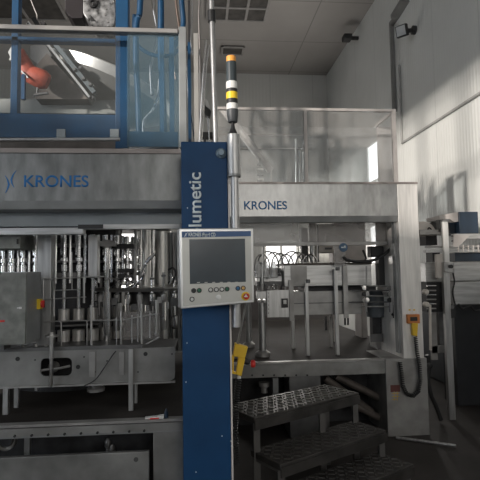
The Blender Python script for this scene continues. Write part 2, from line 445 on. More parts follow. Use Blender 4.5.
# deck
xd0 = W(-60, 425, LD).x; xd1 = W(232, 415, LD).x
P(MB().box((xd0, LD+.015, ZD-.02), (xd1, 5.6, ZD)), 'deck', DECK, fm)
P(MB().box((xd0, LD, ZD), (xd1, LD+.05, ZD+.015)), 'deck_rim', DULL, fm)
fz0 = z(434.5, LD, 60)
P(MB().box((xd0, LD-.006, fz0), (xd1, LD+.02, ZD-.004)), 'fascia', TABLE, fm)
P(MB().box((xd0, LD, fz0-.012), (xd1, LD+.05, fz0)), 'fascia_foot', LIP, fm)
for px in (14, 31, 47.5, 64, 80.5, 97, 113, 129, 144):
    q = W(px, 435.5-(px*.042), LD-.02); q.z = fz0-.004
    P(MB().cyl((q.x, LD-.014, fz0+.004), (q.x, LD-.006, fz0+.004), .007, 10), 'bolt', BLACK, fm)
P(MB().box((W(153, 450, LD).x, LD+.005, .02), (W(212, 450, LD).x, LD+.06, fz0-.013)), 'corner_panel', TABLE, fm, .003)
P(MB().pb(-50, 456, 149, 540, LD-.02, .03), 'lower_panel', TABLE, fm, .003)
q = W(136, 459.5, LD-.022); P(MB().cyl((q.x, LD-.024, q.z), (q.x, LD-.02, q.z), .013, 16), 'lock', DULLD, fm)
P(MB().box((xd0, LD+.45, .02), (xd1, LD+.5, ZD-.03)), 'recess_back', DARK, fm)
P(MB().pb(24, 436, 29.5, 470, 3.1, .03), 'recess_post', LIP, fm)
q = W(5, 441, 3.1); P(MB().lathe(q, (0, 1, 0), [(0, .06), (.03, .065), (.03, .045), (0, .04)], 18, False), 'recess_ring', DULL, fm)
for px, h in ((108, 438), (112, 444)):
    q = W(px, h, 3.05); P(MB().lathe(q, (0, 0, -1), [(0, .01), (.02, .02), (.05, .02), (.06, .012), (.1, .015)], 10), 'recess_fitting', DULLD, fm)

# carousel
cx, cy = W(72, 300, 4.1).x, 4.1
R0 = .60
cr = P(MB().lathe((cx, cy, ZD), (0, 0, 1), [(0, .46), (.35, .46), (.36, .40), (1.3, .40)], 36), 'carousel_drum', DARK, fm)
for zz, rr, hh in ((z(277, 3.5, 60), .57, .03), (z(262, 3.5, 60), .54, .015), (z(246, 3.5, 60), .57, .02), (z(327, 3.5, 60), .60, .012), (z(347, 3.5, 60), .66, .03), (1.93, .62, .05)):
    P(MB().lathe((cx, cy, zz), (0, 0, 1), [(0, rr), (hh, rr)], 40), 'carousel_ring', DULLD, fm)
zt_, zm1, zm2, zc1, zc2, zc3, zc4 = (z(p, 3.5, 60) for p in (234, 252, 272, 310, 322, 331, 345))
first = None
for i in range(25):
    an = math.radians(-90 + (i-12)*9.4)
    px_, py_ = cx + R0*math.cos(an), cy + R0*math.sin(an)
    if first is None:
        v = MB().cyl((px_, py_, zc1), (px_, py_, zt_), .014, 10).build('filling_valve', SHINE, fm)
        g = fm.location
        P(MB().lathe((px_, py_, zm2), (0, 0, 1), [(0, .012), (.005, .022), (.05, .022), (.055, .014), (.07, .014), (.075, .026), (.1, .026), (.105, .012)], 12), 'valve_body', SHINE, v)
        P(MB().lathe((px_, py_, zc2), (0, 0, 1), [(0, .036), (.003, .039), (.088, .039), (.09, .034), (.092, .015)], 18), 'upper_cup', CONE2, v)
        P(MB().lathe((px_, py_, zc4), (0, 0, 1), [(0, .040), (.003, .043), (.100, .043), (.103, .038), (.105, .015)], 18), 'lower_cup', CONE2, v)
        P(MB().cyl((px_+.038, py_+.01, zm2-.08), (px_+.038, py_+.01, zt_), .009, 8), 'air_line', SHINE, v)
        P(MB().cyl((px_-.02, py_+.04, zm1-.02), (px_-.02, py_+.04, zt_), .02, 10), 'upper_sleeve', SHINE, v)
        first = v; f0 = V((px_, py_, 0))
    else:
        c = first.copy(); C.objects.link(c); c.parent = fm; c.location = V((px_, py_, 0)) - f0
        for ch in list(first.children):
            d = ch.copy(); C.objects.link(d); d.parent = c
# support columns
P(MB().pb(36.5, 232, 51, 352, 3.33, .1), 'support_column', STEEL, fm, .004)
P(MB().pb(88, 235, 97.5, 278, 3.33, .08), 'support_column', STEEL, fm, .004)
# tubes seen at far left under the side box
for px, w in ((3, .01), (9, .014), (14, .008)):
    P(MB().cyl(W(px, 275, 3.8), W(px, 236, 3.8), w, 10), 'supply_pipe', CREAM if w > .009 else CHROME, fm)
# back plate behind carousel (dark machine core)
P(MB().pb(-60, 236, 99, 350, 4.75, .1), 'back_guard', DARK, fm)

# ---------------- capping turret (centre, between the filler and the blue column)
ct = thing('capping_turret', 'stainless capping turret with ring platform and hoses left of the operator panel', 'machine part', (W(140, 300, 3.9).x, 3.9, ZD))
tx, ty = W(146, 300, 3.95).x, 3.95
zr = z(289, 3.55, 140)
P(MB().lathe((tx, ty, zr-.02), (0, 0, 1), [(0, .02), (0, .43), (.018, .44), (.03, .43), (.03, .02)], 40), 'ring_plate', CONE, ct)
P(MB().cyl((tx, ty, ZD), (tx, ty, zr), .14, 24), 'pedestal', DULLD, ct)
P(MB().cyl((W(145.5, 260, 3.9).x, 3.9, zr), (W(145.5, 260, 3.9).x, 3.9, z(227, 3.9, 145)), .043, 24), 'main_column', CONE, ct)
P(MB().cyl((W(107, 280, 3.5).x, 3.5, z(292, 3.5, 107)), (W(107, 280, 3.5).x, 3.5, z(248, 3.5, 107)), .019, 16).cyl((W(107, 280, 3.5).x, 3.5, z(356, 3.5, 107)), (W(107, 280, 3.5).x, 3.5, z(292, 3.5, 107)), .03, 16), 'guide_column', CHROME, ct)
P(MB().cyl((W(107, 280, 3.5).x, 3.5, z(248, 3.5, 107)), (W(107, 280, 3.5).x, 3.5, z(240, 3.5, 107)), .03, 16).pb(100, 241, 115, 246, 3.47, .06), 'column_head', DULL, ct)
for q4 in ((97, 244, 134, 248.5), (118, 268.5, 134, 272.5), (118, 274, 133, 278)): P(MB().pb(*q4, 3.62, .05), 'cross_bar', BLACK, ct)
P(MB().cyl(W(134.5, 285, 3.75), W(136, 228, 3.75), .013, 12), 'riser_pipe', DULL, ct)
P(MB().cyl(W(117, 285, 3.75), W(118, 228, 3.75), .018, 12), 'riser_pipe', DULL, ct)
P(MB().cyl(W(153, 285, 4.1), W(153, 230, 4.1), .016, 12), 'riser_pipe', CHROME, ct)
P(MB().cyl(W(140.5, 285, 3.8), W(141, 229, 3.8), .008, 12), 'riser_pipe', CHROME, ct)
def hose(pts, Y, r, m, par, dy=None, name='hose'):
    return P(MB().tube([W(x, y, Y + (dy[i] if dy else 0)) for i, (x, y) in enumerate(pts)], r, 8), name, m, par)
hose([(155, 254), (149, 259), (145, 266), (143.5, 275), (138, 283), (127, 289)], 3.55, .013, CHROME, ct)
hose([(153, 257), (146, 263), (142, 272), (139, 280), (133, 288)], 3.5, .008, CHROME, ct)
hose([(112, 288), (120, 279), (130, 281), (138, 287)], 3.5, .005, BLACK, ct)
hose([(104, 282), (112, 278), (122, 284), (131, 283)], 3.48, .004, DULL, ct)
hose([(168, 270), (173, 268), (176, 273), (173, 280), (168, 283)], 3.6, .008, BLACK, ct)
hose([(170, 284), (172, 278), (170, 274)], 3.5, .008, CHROME, ct)
# spindles standing round the ring
for i in range(13):
    an = math.radians(-165 + i*12.5)
    px_, py_ = tx + .40*math.cos(an), ty + .40*math.sin(an)
    hh = .05 + .035*((i*7) % 3)
    sp = P(MB().lathe((px_, py_, zr-.3), (0, 0, 1), [(0, .02), (.02, .026), (.09, .026), (.1, .012), (.2, .012), (.21, .024), (.26, .024), (.27, .01), (.3+hh, .01)], 10), 'capping_spindle', CHROME if i % 2 else DULL, ct)
    P(MB().lathe((px_, py_, zr+.012+hh*.6), (0, 0, 1), [(0, .008), (.004, .017), (.014, .017), (.02, .006)], 10), 'knob', DULLD if i % 3 else CHROME, sp)
# clutter of brackets under ring
for i in range(12):
    px = 98 + i*6.6; py = 297 + (i*5) % 9
    Yq = 3.5 + .02*(i % 3)
    P(MB().pb(px, py, px+4+(i % 3), py+5+(i % 4), Yq, .03).cyl(W(px+1, py+18, Yq), W(px+1, py, Yq), .005, 6), 'bracket', (DULL, CHROME, DULLD)[i % 3], ct)
# stainless tank behind
st = thing('product_tank', 'tall stainless cylindrical tank behind the capping turret under the left header', 'tank', (W(159, 280, 4.75).x, 4.75, ZD))
tcx = W(160, 280, 4.75).x
P(MB().lathe((tcx, 4.75, ZD), (0, 0, 1), [(0, .115), (.95, .115), (1.25, .115), (1.28, .09)], 36), 'tank_shell', CONE, st)
P(MB().lathe((tcx, 4.75, 1.98), (0, 0, 1), [(0, .1), (.01, .125), (.05, .125), (.06, .1)], 30), 'tank_rim', BLACK, st)
st2 = thing('panelled_cabinet', 'dark ribbed stainless cabinet between the tank and the operator panel', 'cabinet', (W(176, 280, 4.6).x, 4.7, ZD))
P(MB().pb(167, 232, 205, 352, 4.7, .4), 'cabinet_body', CABS, st2)
for i, px in enumerate((168, 173.5, 178, 183)):
    P(MB().cyl(W(px, 350, 4.68), W(px, 233, 4.68), .014, 10), 'cabinet_rib', DULL if i % 2 else DULLD, st2)
# ---------------- cage railing in front of carousel
cg = thing('guard_cage', 'light metal cage of posts and rails in front of the filler carousel', 'railing', (W(90, 340, 3.3).x, 3.3, z(350, 3.3, 80)))
YC = 3.28
def rod(pts, r, par, name='rail', m=STEEL, seg=8):
    mb = MB()
    for a_, b_ in pts: mb.cyl(W(*a_, YC), W(*b_, YC), r, seg)
    return P(mb, name, m, par)
for a_, b_, r in (((43, 279), (104, 276.5), .0045), ((43, 299.5), (86, 297), .004), ((54, 290.5), (80, 289.5), .0035), ((54, 290), (54, 316), .006), ((71.8, 252), (72, 290), .003), ((84, 277), (84, 303), .007), ((43.5, 279), (43.5, 301), .004),
                  ((44, 321.5), (122, 320), .0045), ((44, 349), (142, 345), .005), ((61, 321), (61.5, 349), .005), ((87, 321), (87, 349), .004), ((91, 305), (91.5, 352), .008), ((122, 320), (158, 313.5), .0045), ((142, 346), (160, 337), .005),
                  ((116.5, 317), (116.5, 346), .004), ((132, 315), (132, 343), .004), ((138, 314), (138, 342), .0035), ((150, 311), (150, 338), .0035)):
    rod([(a_, b_)], r, cg, 'post' if abs(a_[0]-b_[0]) < 2 else 'rail')
for px, y0, y1, r in ((121.2, 311, 352, .0085), (141.7, 304, 346, .008), (156.5, 300, 335, .008)):
    o = rod([((px, y0), (px, y1))], r, cg, 'stanchion', CONE, 12)
    P(MB().lathe(W(px, y1, YC), (0, 0, 1), [(0, .014), (.012, .014)], 12), 'collar', DULL, o)
P(MB().box((W(123, 330, 3.5).x, 3.5, z(345, 3.5, 130)), (W(160, 330, 3.5).x, 3.51, z(312, 3.5, 130))), 'guard_sheet', PLEX, cg)

# ---------------- infeed table / conveyor
it = thing('infeed_conveyor', 'long grey sheet metal conveyor table with rounded cutout below the control cabinet', 'conveyor', (W(90, 380, 3.2).x, 3.2, ZD))
YT = 3.1
zt2, zb2 = z(349.5, YT, 90), z(383.5, YT, 90)
xa, xb = W(-60, 365, YT).x, W(175, 365, YT).x
cA, cB = W(40.5, 366, YT).x, W(72, 366, YT).x; czT, czB = z(358, YT, 56), z(376, YT, 56)
mb = MB(); t = .012
mb.box((xa, YT, zb2), (cA, YT+t, zt2)).box((cB, YT, zb2), (xb-.03, YT+t, zt2)).box((cA, YT, czT), (cB, YT+t, zt2)).box((cA, YT, zb2), (cB, YT+t, czB))
mb.prism([(xb-.03, zb2), (xb-.004, zb2+.015), (xb, zb2+.05), (xb, zt2), (xb-.03, zt2)], 'y', YT, YT+t)
r_ = .03
for sx, sz, ux, uz in ((cA, czT, 1, -1), (cB, czT, -1, -1), (cA, czB, 1, 1), (cB, czB, -1, 1)):
    pts = [(sx, sz)] + [(sx+ux*(r_-r_*math.sin(k*PI/8)), sz+uz*(r_-r_*math.cos(k*PI/8))) for k in range(5)]
    mb.prism(pts, 'y', YT, YT+t)
P(mb, 'side_panel', TABLE, it)
P(MB().box((xa, YT+.012, zt2-.012), (xb, YT+.4, zt2)), 'table_top', DULLD, it)
P(MB().box((xa, YT-.008, zt2), (W(142, 350, YT).x, YT+.03, zt2+.022)), 'top_edge', DULLD, it)
P(MB().box((xa, YT+.30, zb2), (xb-.02, YT+.32, zt2-.013)), 'inner_panel', DARK, it)
P(MB().box((xa, YT-.01, zb2-.012), (xb+.0, YT+.03, zb2-.001)), 'bottom_rail', DULL, it)
for px, py in ((17.5, 359), (78, 367), (145.5, 354)):
    q = W(px, py, YT-.003); P(MB().cyl(q, q+V((0, .006, 0)), .013, 16), 'port_hole', BLACK, it)
for px, py in ((35, 360), (84, 357), (90, 361), (95, 372), (172, 354), (138, 372), (107, 361), (122, 374)):
    q = W(px, py, YT-.003); P(MB().cyl(q, q+V((0, .005, 0)), .005, 10), 'screw', BLACK, it)
for x_a, y_a, x_b, y_b in ((89, 352, 95, 377), (119, 352, 124, 375)):
    P(MB().pb(x_a, y_a, x_b, y_b, YT-.008, .007), 'hinge_plate', DULL, it)
for x_a, x_b, y_b, Yq in ((128.5, 133, 405.5, YT-.02), (134.5, 137, 398, YT+.15), (3, 8, 411, YT-.0), (14, 18.5, 403, YT+.15)):
    A = W((x_a+x_b)/2, 384, Yq); B = W((x_a+x_b)/2, y_b, Yq)
    w = (W(x_b, 384, Yq).x - W(x_a, 384, Yq).x)/2
    P(MB().box((A.x-w, Yq-.001, ZD), (A.x+w, Yq+.03, zt2-.002 if x_a == 128.5 else zb2)), 'leg', STEEL, it)
P(MB().lathe(W(51, 387, YT-.04), (0, 0, 1), [(0, .008), (.01, .011), (.17, .011), (.17, .014), (.3, .014), (.302, .04), (.312, .04), (.315, .02), (.33, .02)], 12), 'adjusting_spindle', CONE, it)
P(MB().tube([W(x, y, YT+.02) for x, y in ((38, 371), (50, 369), (60, 368), (70, 366))], .008, 8), 'drive_chain', DULL, it)
P(MB().lathe(W(55, 366, YT+.12), (0, -1, 0), [(0, .03), (.03, .035), (.05, .02), (.08, .015)], 16), 'drive_hub', DULL, it)
for px, r in ((96, .05),):
    q = W(px, 388, YT+.15); P(MB().lathe(q, (0, 0, 1), [(-.02, .03), (-.018, r*1.1), (.0, r*1.15), (.012, r*.8), (.05, .02)], 24), 'foot_disc', DULL, it)
q = W(36, 386, YT+.1); P(MB().box((q.x-.008, q.y, q.z-.03), (q.x+.008, q.y+.02, q.z+.04)), 'stub', STEEL, it)
for px in (9, 23, 36, 46):
    q = W(px, 349, YT+.05); P(MB().cyl(q, q + V((0, 0, .03)), .01, 8), 'stop_pin', DULL, it)
P(MB().tube([W(x, y, YT-.015) for x, y in ((116, 351), (112, 356), (104, 368), (95, 380), (84, 386))], .003, 6), 'thin_cable', BLACK, it)

# ---------------- control cabinet
cc = thing('control_cabinet', 'speckled grey control cabinet at left edge with a red and yellow rotary switch', 'cabinet', (W(10, 340, 3.0).x, 3.0, ZD))
YK = 2.94
a = W(-30, 308, YK); b = W(27, 308, YK); ztop, zbot = z(272, YK, 13), z(345, YK, 13)
P(MB().box((a.x, YK, zbot), (b.x, YK+.24, ztop)), 'cabinet_body', CABS, cc)
P(MB().box((a.x, YK-.015, zbot+.004), (b.x-.002, YK-.001, ztop-.004)), 'cabinet_door', CABG, cc, .003)
P(MB().pb(-12, 345, 4, 350, YK+.05, .1), 'mounting_foot', DULLD, cc)
P(MB().pb(19, 307, 21.5, 309, YK-.021, .006).pb(17, 307.5, 19, 308.5, YK-.021, .006), 'door_lock', WHITE, cc)
P(MB().pb(-2, 320.3, 4.5, 322, YK-.018, .004), 'red_label', RED, cc)
sw = P(MB().box((b.x, YK+.17, z(309, YK+.2, 36)), (b.x+.02, YK+.22, z(299, YK+.2, 36))), 'switch_plate', YELT, cc)
q = V((b.x+.02, YK+.195, z(304, YK+.2, 36)))
P(MB().lathe(q, (1, 0, 0), [(0, .022), (.008, .02)], 16).ob(q+V((.012, 0, 0)), V((1, 0, 0)), V((0, 1, 0)), V((0, 0, 1)), .006, .008, .022), 'switch_knob', RED, sw)

# debris on deck edge
db = thing('crumpled_packet', 'small white, red and blue crumpled packet lying on the deck edge beside the blue column', 'litter', WZ(157, 416, ZD+.015))
A = WZ(151, 416.8, ZD+.016)
P(MB().prism([(A.x-.03, ZD+.017), (A.x+.075, ZD+.017), (A.x+.078, ZD+.034), (A.x+.03, ZD+.028), (A.x-.03, ZD+.024)], 'y', LD+.005, LD+.035), 'wrapper', WHITE, db)
P(MB().box((A.x, LD+.002, ZD+.017), (A.x+.05, LD+.005, ZD+.023)), 'red_stripe', RED, db)
P(MB().lathe((A.x+.09, LD+.02, ZD+.017), (0, 0, 1), [(0, .012), (.03, .013), (.036, .008), (.05, .004)], 10), 'blue_cap', NAVY, db)

# ================================================================== GUARD OVER LEFT MACHINE
YG = 3.02
gg = thing('glass_guard', 'clear glass guard with grey top rail above the left header', 'guard', (-.9, YG, za+.1))
zr0, zr1 = z(33, YG, 90), z(28.5, YG, 90)
xg0, xg1 = W(-60, 80, YG).x, W(178, 80, YG).x
P(MB().box((xg0, YG-.03, zr0), (W(178, 31, YG).x, YG+.03, zr1)), 'top_rail', mat('rail_grey', (.33, .32, .31), .45, .4), gg, .004)
P(MB().box((W(179, 80, YG).x, YG-.02, z(148, YG, 182)), (W(186.5, 80, YG).x, YG+.03, z(28, YG, 182))), 'end_post', mat('post_grey', (.25, .26, .26), .5, .3), gg, .003)
P(MB().box((xg0, YG-.004, z(141, YG, 90)), (W(120, 80, YG).x, YG+.004, zr0)), 'glass_pane', GLASS, gg)
P(MB().box((W(127, 80, YG).x, YG-.004, z(147, YG, 150)), (W(179, 80, YG).x, YG+.004, zr0)), 'tinted_pane', GLASSB, gg)
YFm = 3.14
bf = thing('blue_gantry', 'dark blue painted steel frame standing above the left header behind the glass guard', 'frame', (-.9, YFm, za+.0))
def zz_(py, px=60): return W(px, py, YFm).z
P(MB().pb(11.5, -60, 18, 118, YFm, .06).pb(0, 0, 0.01, 0.01, YFm, .01) if False else MB().pb(11, -12, 18, 116, YFm, .06), 'post', FBLUE, bf, .003)
P(MB().pb(115.5, -12, 128, 148, YFm-.01, .08), 'post', FBLUE, bf, .003)
P(MB().pb(-60, 36.5, 115, 41, YFm, .05), 'cross_beam', FBLUE, bf, .003)
P(MB().pb(-60, 113.5, 116, 137.5, YFm-.005, .07), 'base_beam', FBLUE, bf, .003)
P(MB().pb(128, 131.5, 178, 147, YFm, .06), 'base_beam', FBLUE, bf, .003)
for px in (159.5, 169.5):
    P(MB().pb(px, 34, px+4.5, 132, YFm+.1, .05), 'slim_post', FBLUE, bf)
P(MB().pb(188, 42, 191, 143, YFm+.1, .04), 'slim_post', FBLUE, bf)
P(MB().pb(21, 74, 24.5, 99, YFm+.4, .03), 'inner_strut', FBLUE, bf)
for px in (56.5, 110):
    P(MB().pb(px, 129, px+8.5, 137.5, YFm-.02, .012), 'white_tab', mat('tab_grey', (.35, .36, .36), .6), bf)
T(MB().cyl(W(-60, 140, 2.99), W(120, 139.3, 2.99), .012, 12), 'handrail_pipe', STEELX, 'thin pale pipe running along the foot of the blue frame above the header', 'pipe')
P(MB().pb(0, 141, 120, 150, 3.15, .05), 'seal_strip', BROWNP, bf)
P(MB().pb(-60, 99, 115, 113, YFm+.9, .5), 'inner_ledge', mat('ledge_grey', (.26, .265, .25), .5, .2), bf)

# ---------------- cap sorter behind the frame
cs = thing('cap_sorter', 'tilted cap sorting hopper with spun steel bowl behind the blue frame', 'machine part', (W(80, 110, 4.0).x, 4.0, W(80, 110, 4.0).z))
YS = 3.9
def poly_y(pts, Y, d):
    return MB().prism([(W(x, y, Y).x, W(x, y, Y).z) for x, y in pts], 'y', Y, Y+d)
P(poly_y([(47, 53), (88, 99), (36, 99), (36, 66)], YS, .25), 'side_housing', BROWNP, cs)
P(poly_y([(30, 46), (44, 42), (52, 56), (40, 66), (31, 58)], YS+.05, .2), 'hopper_flap', mat('grey_flap', (.22, .21, .20), .6), cs)
A, B = W(44, 40, YS-.02), W(90, 98, YS-.02)
P(MB().bar(A, B, .018, .05), 'sorter_rail', STEEL, cs)
A2, B2 = W(52, 41, YS+.03), W(95, 94, YS+.03)
P(MB().bar(A2, B2, .035, .08), 'sorter_frame', mat('slate_grey', (.13, .15, .16), .5, .3), cs)
for px, py in ((74, 69), (80, 67), (83, 78), (90, 84), (92, 97)):
    P(MB().lathe(W(px, py, YS-.03), (0, 1, 0), [(0, .012), (.02, .02), (.05, .02)], 8), 'clamp', DULLD, cs)
# bowl: a cone lying behind the rail with its axis at right angles to it
dr = (B-A).normalized(); nx = V((-dr.z, 0, dr.x));
if nx.x < 0: nx = -nx
bc = W(83, 76, 4.0) + V((0, .55, 0))
P(MB().lathe(bc + V((-.05, 0, -.35)), (nx*.55 + V((0, 0, .83))), [(0, .05), (.12, .2), (.42, .62), (.5, .64), (.52, .6)], 48), 'sorting_bowl', CONE2, cs)
P(MB().box((bc.x-.1, bc.y-.1, W(80, 110, 4.0).z-.35), (bc.x+.25, bc.y+.2, bc.z-.25)), 'sorter_stand', DULLD, cs)
rl = thing('red_chute_elbow', 'faded red bent chute with bolted joint left of the cap sorter', 'chute', W(32, 80, 3.75))
P(MB().lathe(W(18, 52, 3.72), (W(29, 74, 3.72)-W(18, 52, 3.72)), [(0, .05), (.16, .065), (.2, .06)], 18), 'upper_pipe', REDO, rl)
P(MB().lathe(W(25, 72, 3.72), (W(46, 81, 3.75)-W(25, 72, 3.72)), [(0, .05), (.02, .065), (.1, .075), (.14, .075), (.18, .055)], 18), 'lower_pipe', REDO, rl)
P(MB().bar(W(21, 71, 3.65), W(28, 78, 3.65), .012), 'joint_strap', WHITE, rl)
P(MB().cyl(W(37, 94, 3.75), W(38, 84, 3.75), .008).cyl(W(34, 95, 3.75), W(48, 93, 3.75), .012), 'drain_fitting', DULLD, rl)
T(poly_y([(11, 47), (8, 52), (10, 57), (9, 60), (12, 60), (15, 53), (14, 47)], 3.6, .04), 'cable_bracket', WHITE, 'small jagged white bracket beside the left blue post', 'bracket')
sg = thing('warning_sign', 'small pale triangular sign above the grey top rail at left', 'sign', W(28.5, 27, 3.2))
P(poly_y([(28.3, 20.5), (24, 27), (33.5, 27)], 3.2, .01), 'sign_plate', WHITE, sg)
P(MB().lathe(W(28, 23.5, 3.199), (0, -1, 0), [(0, .006), (.002, .006)], 10), 'sign_mark', BLACK, sg)
T(MB().bar(W(34, 19, 3.25), W(39, 27, 3.25), .03, .04).bar(W(42, 22, 3.25), W(45, 25, 3.25), .025).bar(W(38, 27, 3.25), W(46, 24, 3.25), .012), 'cable_clamp', BLACK, 'black cable clamp beside the small triangular sign', 'clamp')
T(MB().cyl(W(25, -14, 3.4), W(37, 15, 3.4), .003).cyl(W(37, 15, 3.4), W(37, 20, 3.25), .003), 'steel_wire', CREAM, 'thin pale slanted wire above the triangular sign', 'wire')
# capper drive blocks
cdv = thing('capper_drive', 'mottled grey gearbox and dark motor block hanging above the glass guard', 'gearbox', W(95, 28, 3.6))
P(poly_y([(65, -8), (65, 12), (72, 18.5), (83, 18.5), (83, -8)], 3.6, .25), 'motor_block', mat('motor_dark', (.035, .03, .032), .45, .4), cdv, .006)
P(poly_y([(83, -8), (83, 13), (92, 26), (113, 27), (116, 18), (115, 4), (112, -8)], 3.52, .2), 'gearbox_plate', mat('mottled_cast', (.26, .26, .26), .45, .6, var=.5, scale=22), cdv, .006)
P(MB().lathe(W(93.5, 4, 3.52), (0, -1, 0), [(0, .035), (.02, .033), (.021, .018), (.01, .016)], 16), 'shaft_socket', BLACK, cdv)
P(MB().lathe(W(93, 4.5, 3.5), (0, -1, 0), [(0, .01), (.02, .007)], 12), 'shaft_end', CHROME, cdv)
P(poly_y([(90.5, 15), (91, 21), (96, 21)], 3.515, .008), 'notch', BLACK, cdv)
for px, py in ((84, 1), (106, 9), (105, 15), (112, 3), (108, 22)):
    P(MB().lathe(W(px, py, 3.518), (0, -1, 0), [(0, .008), (.004, .006)], 8), 'bolt', DULL, cdv)
# blue hoses, steel pipes right of the frame
hb = 'blue hoses above the tinted pane'
for i, (pts, r, lab) in enumerate((
    ([(143, -8), (140.5, 0), (139.5, 14), (136.5, 24), (136, 60), (138, 95), (139, 132)], .022, 'leftmost blue hose rising behind the tinted pane'),
    ([(160.5, -8), (161, 10), (161, 60), (163, 100), (164, 131)], .024, 'thick straight blue hose in the middle of the tinted pane'),
    ([(181, -8), (182, 5), (183, 27), (175, 45), (171, 60), (172, 100), (172, 131)], .02, 'blue hose running in beside the grey end post'),
    ([(134.5, 15), (134, 26), (137, 44), (150, 54), (162, 56), (172, 55), (178, 50)], .015, 'dark blue hose sagging in a loop behind the tinted pane'))):
    T(MB().tube([W(x, y, 3.42 + .06*i) for x, y in pts], r, 12), 'blue_hose', FBLUE, lab, 'hose', hb)
def pipe(pts, Y, r, lab, m=CHROME, nm='steel_pipe', cat='pipe'):
    return T(MB().tube([W(x, y, Y) for x, y in pts], r, 10), nm, m, lab, cat)
pipe([(152, -8), (154, 0), (154, 10), (157, 28), (156, 45), (151, 65), (152, 95)], 3.75, .013, 'shiny curved steel pipe between two blue hoses')
pipe([(175, -8), (177, 12), (179, 30), (174, 60), (176, 80)], 3.8, .011, 'brownish steel pipe beside the grey end post', mat('brown_steel', (.35, .27, .23), .3, .8))
pipe([(191, -8), (192, 10), (191, 40), (193, 55)], 3.3, .006, 'slim steel pipe right of the grey end post')
pipe([(144, 146), (144, 121), (152, 110), (158, 96), (160, 78)], 3.5, .012, 'bright bent steel pipe low behind the tinted pane')
pipe([(187, 60), (189, 100), (193, 125), (196, 152)], 3.3, .008, 'slanting steel pipe just above the blue column, left side')
pipe([(198.5, -8), (199.5, 0), (199, 20), (200, 60), (201, 152)], 3.2, .007, 'slim dark steel pipe left of the tall collared pipe', mat('aged_steel', (.28, .26, .25), .35, .8))
T(MB().pb(194, 33, 198.5, 152, 3.02, .03), 'grey_upright', mat('upright_grey', (.34, .33, .31), .45, .4), 'flat grey upright above the left part of the blue column', 'post')
pipe([(206, 40), (203.5, 75), (199, 152)], 3.0, .007, 'thin slanting steel rod above the blue column')
pipe([(209, 45), (206, 72), (201, 150)], 3.05, .006, 'thinner slanting rod beside the tall collared pipe')
T(MB().pb(188, 0, 190.5, 52, 3.35, .02).pb(186.5, 46, 192, 49, 3.33, .03), 'valve_rod', BLACK, 'dark valve rod between the grey end post and the grey upright', 'rod')
bt = thing('bottle_gripper', 'black and white gripper block above the blue column by the tall pipe', 'gripper', W(206, 115, 3.1))
P(poly_y([(203, 105), (209, 106), (211, 112), (210, 117), (205, 115)], 3.1, .05), 'gripper_jaw', BLACK, bt)
P(poly_y([(205, 98), (208, 101), (211, 110), (206, 106)], 3.09, .03), 'white_finger', WHITE, bt)
P(MB().pb(202, 132, 213, 138, 3.12, .04).pb(204, 138, 206, 153, 3.12, .03), 'gripper_base', BLACK, bt)
P(MB().cyl(W(209.5, 142, 3.12), W(208, 110, 3.12), .006), 'gripper_rod', CHROME, bt)
tp = thing('tall_steel_pipe', 'tall bright steel pipe with a black collar rising behind the blue column', 'pipe', W(214, 145, 2.95))
P(MB().cyl(W(216, 150, 2.95), W(211.2, -8, 2.95), .0165, 20), 'pipe_tube', STEEL, tp)
P(MB().cyl(W(211.8, 22, 2.95), W(211.4, 11, 2.95), .025, 16), 'pipe_collar', BLACK, tp)

# ================================================================== BLUE COLUMN, OPERATOR PANEL, SIGNAL TOWER
YCo = 2.65
bc_ = thing('control_column', 'tall blue sheet metal column with pale vertical lettering in the centre', 'column', (W(208, 480, YCo).x, YCo+.15, 0))
cx0, cx1 = W(182.0, 300, YCo).x, W(229.4, 300, YCo).x
ztc = W(205, 141.5, YCo).z
body = P(MB().box((cx0, YCo, 0), (cx1, YCo+.28, ztc)), 'column_body', BLUE, bc_, .006)
P(MB().box((cx1, YCo+.0, .02), (cx1+.009, YCo+.27, ztc-.02)), 'edge_strip', CREAM, bc_)
tl = W(201, 250, YCo); 
capx = W(201.5, 230, YCo).x - W(189, 230, YCo).x
h1 = W(197, 172.5, YCo).z
text('Volumetic', 'lettering', TXT, body, (W(201.2, 230, YCo).x, YCo-.001, h1-.432), capx*1.0, rot=(PI/2, -PI/2, 0), width=.432, weight=.014)
q = W(221, 153.5, YCo); P(MB().lathe((q.x, YCo, q.z), (0, -1, 0), [(0, .03), (.012, .028), (.02, .018), (.03, .016)], 20), 'cable_gland', mat('gland_slate', (.16, .22, .27), .4, .2), body)
for px, py in ((187.5, 208), (231.5, 446), (222, 436), (231, 441), (196, 472), (186, 382), (187, 343)):
    q = W(px, py, YCo); P(MB().ob((q.x, YCo-.0004, q.z), V((1, 0, 0)), V((0, 1, 0)), V((0, 0, 1)), .0025, .0006, .003), 'paint_chip', TXT, body)

# operator panel (turned a little and closer than the column)
op = thing('operator_panel', 'light grey operator terminal with dark screen and row of round buttons on the blue column', 'control panel', (W(218, 268, 2.5).x, 2.45, 1.3))
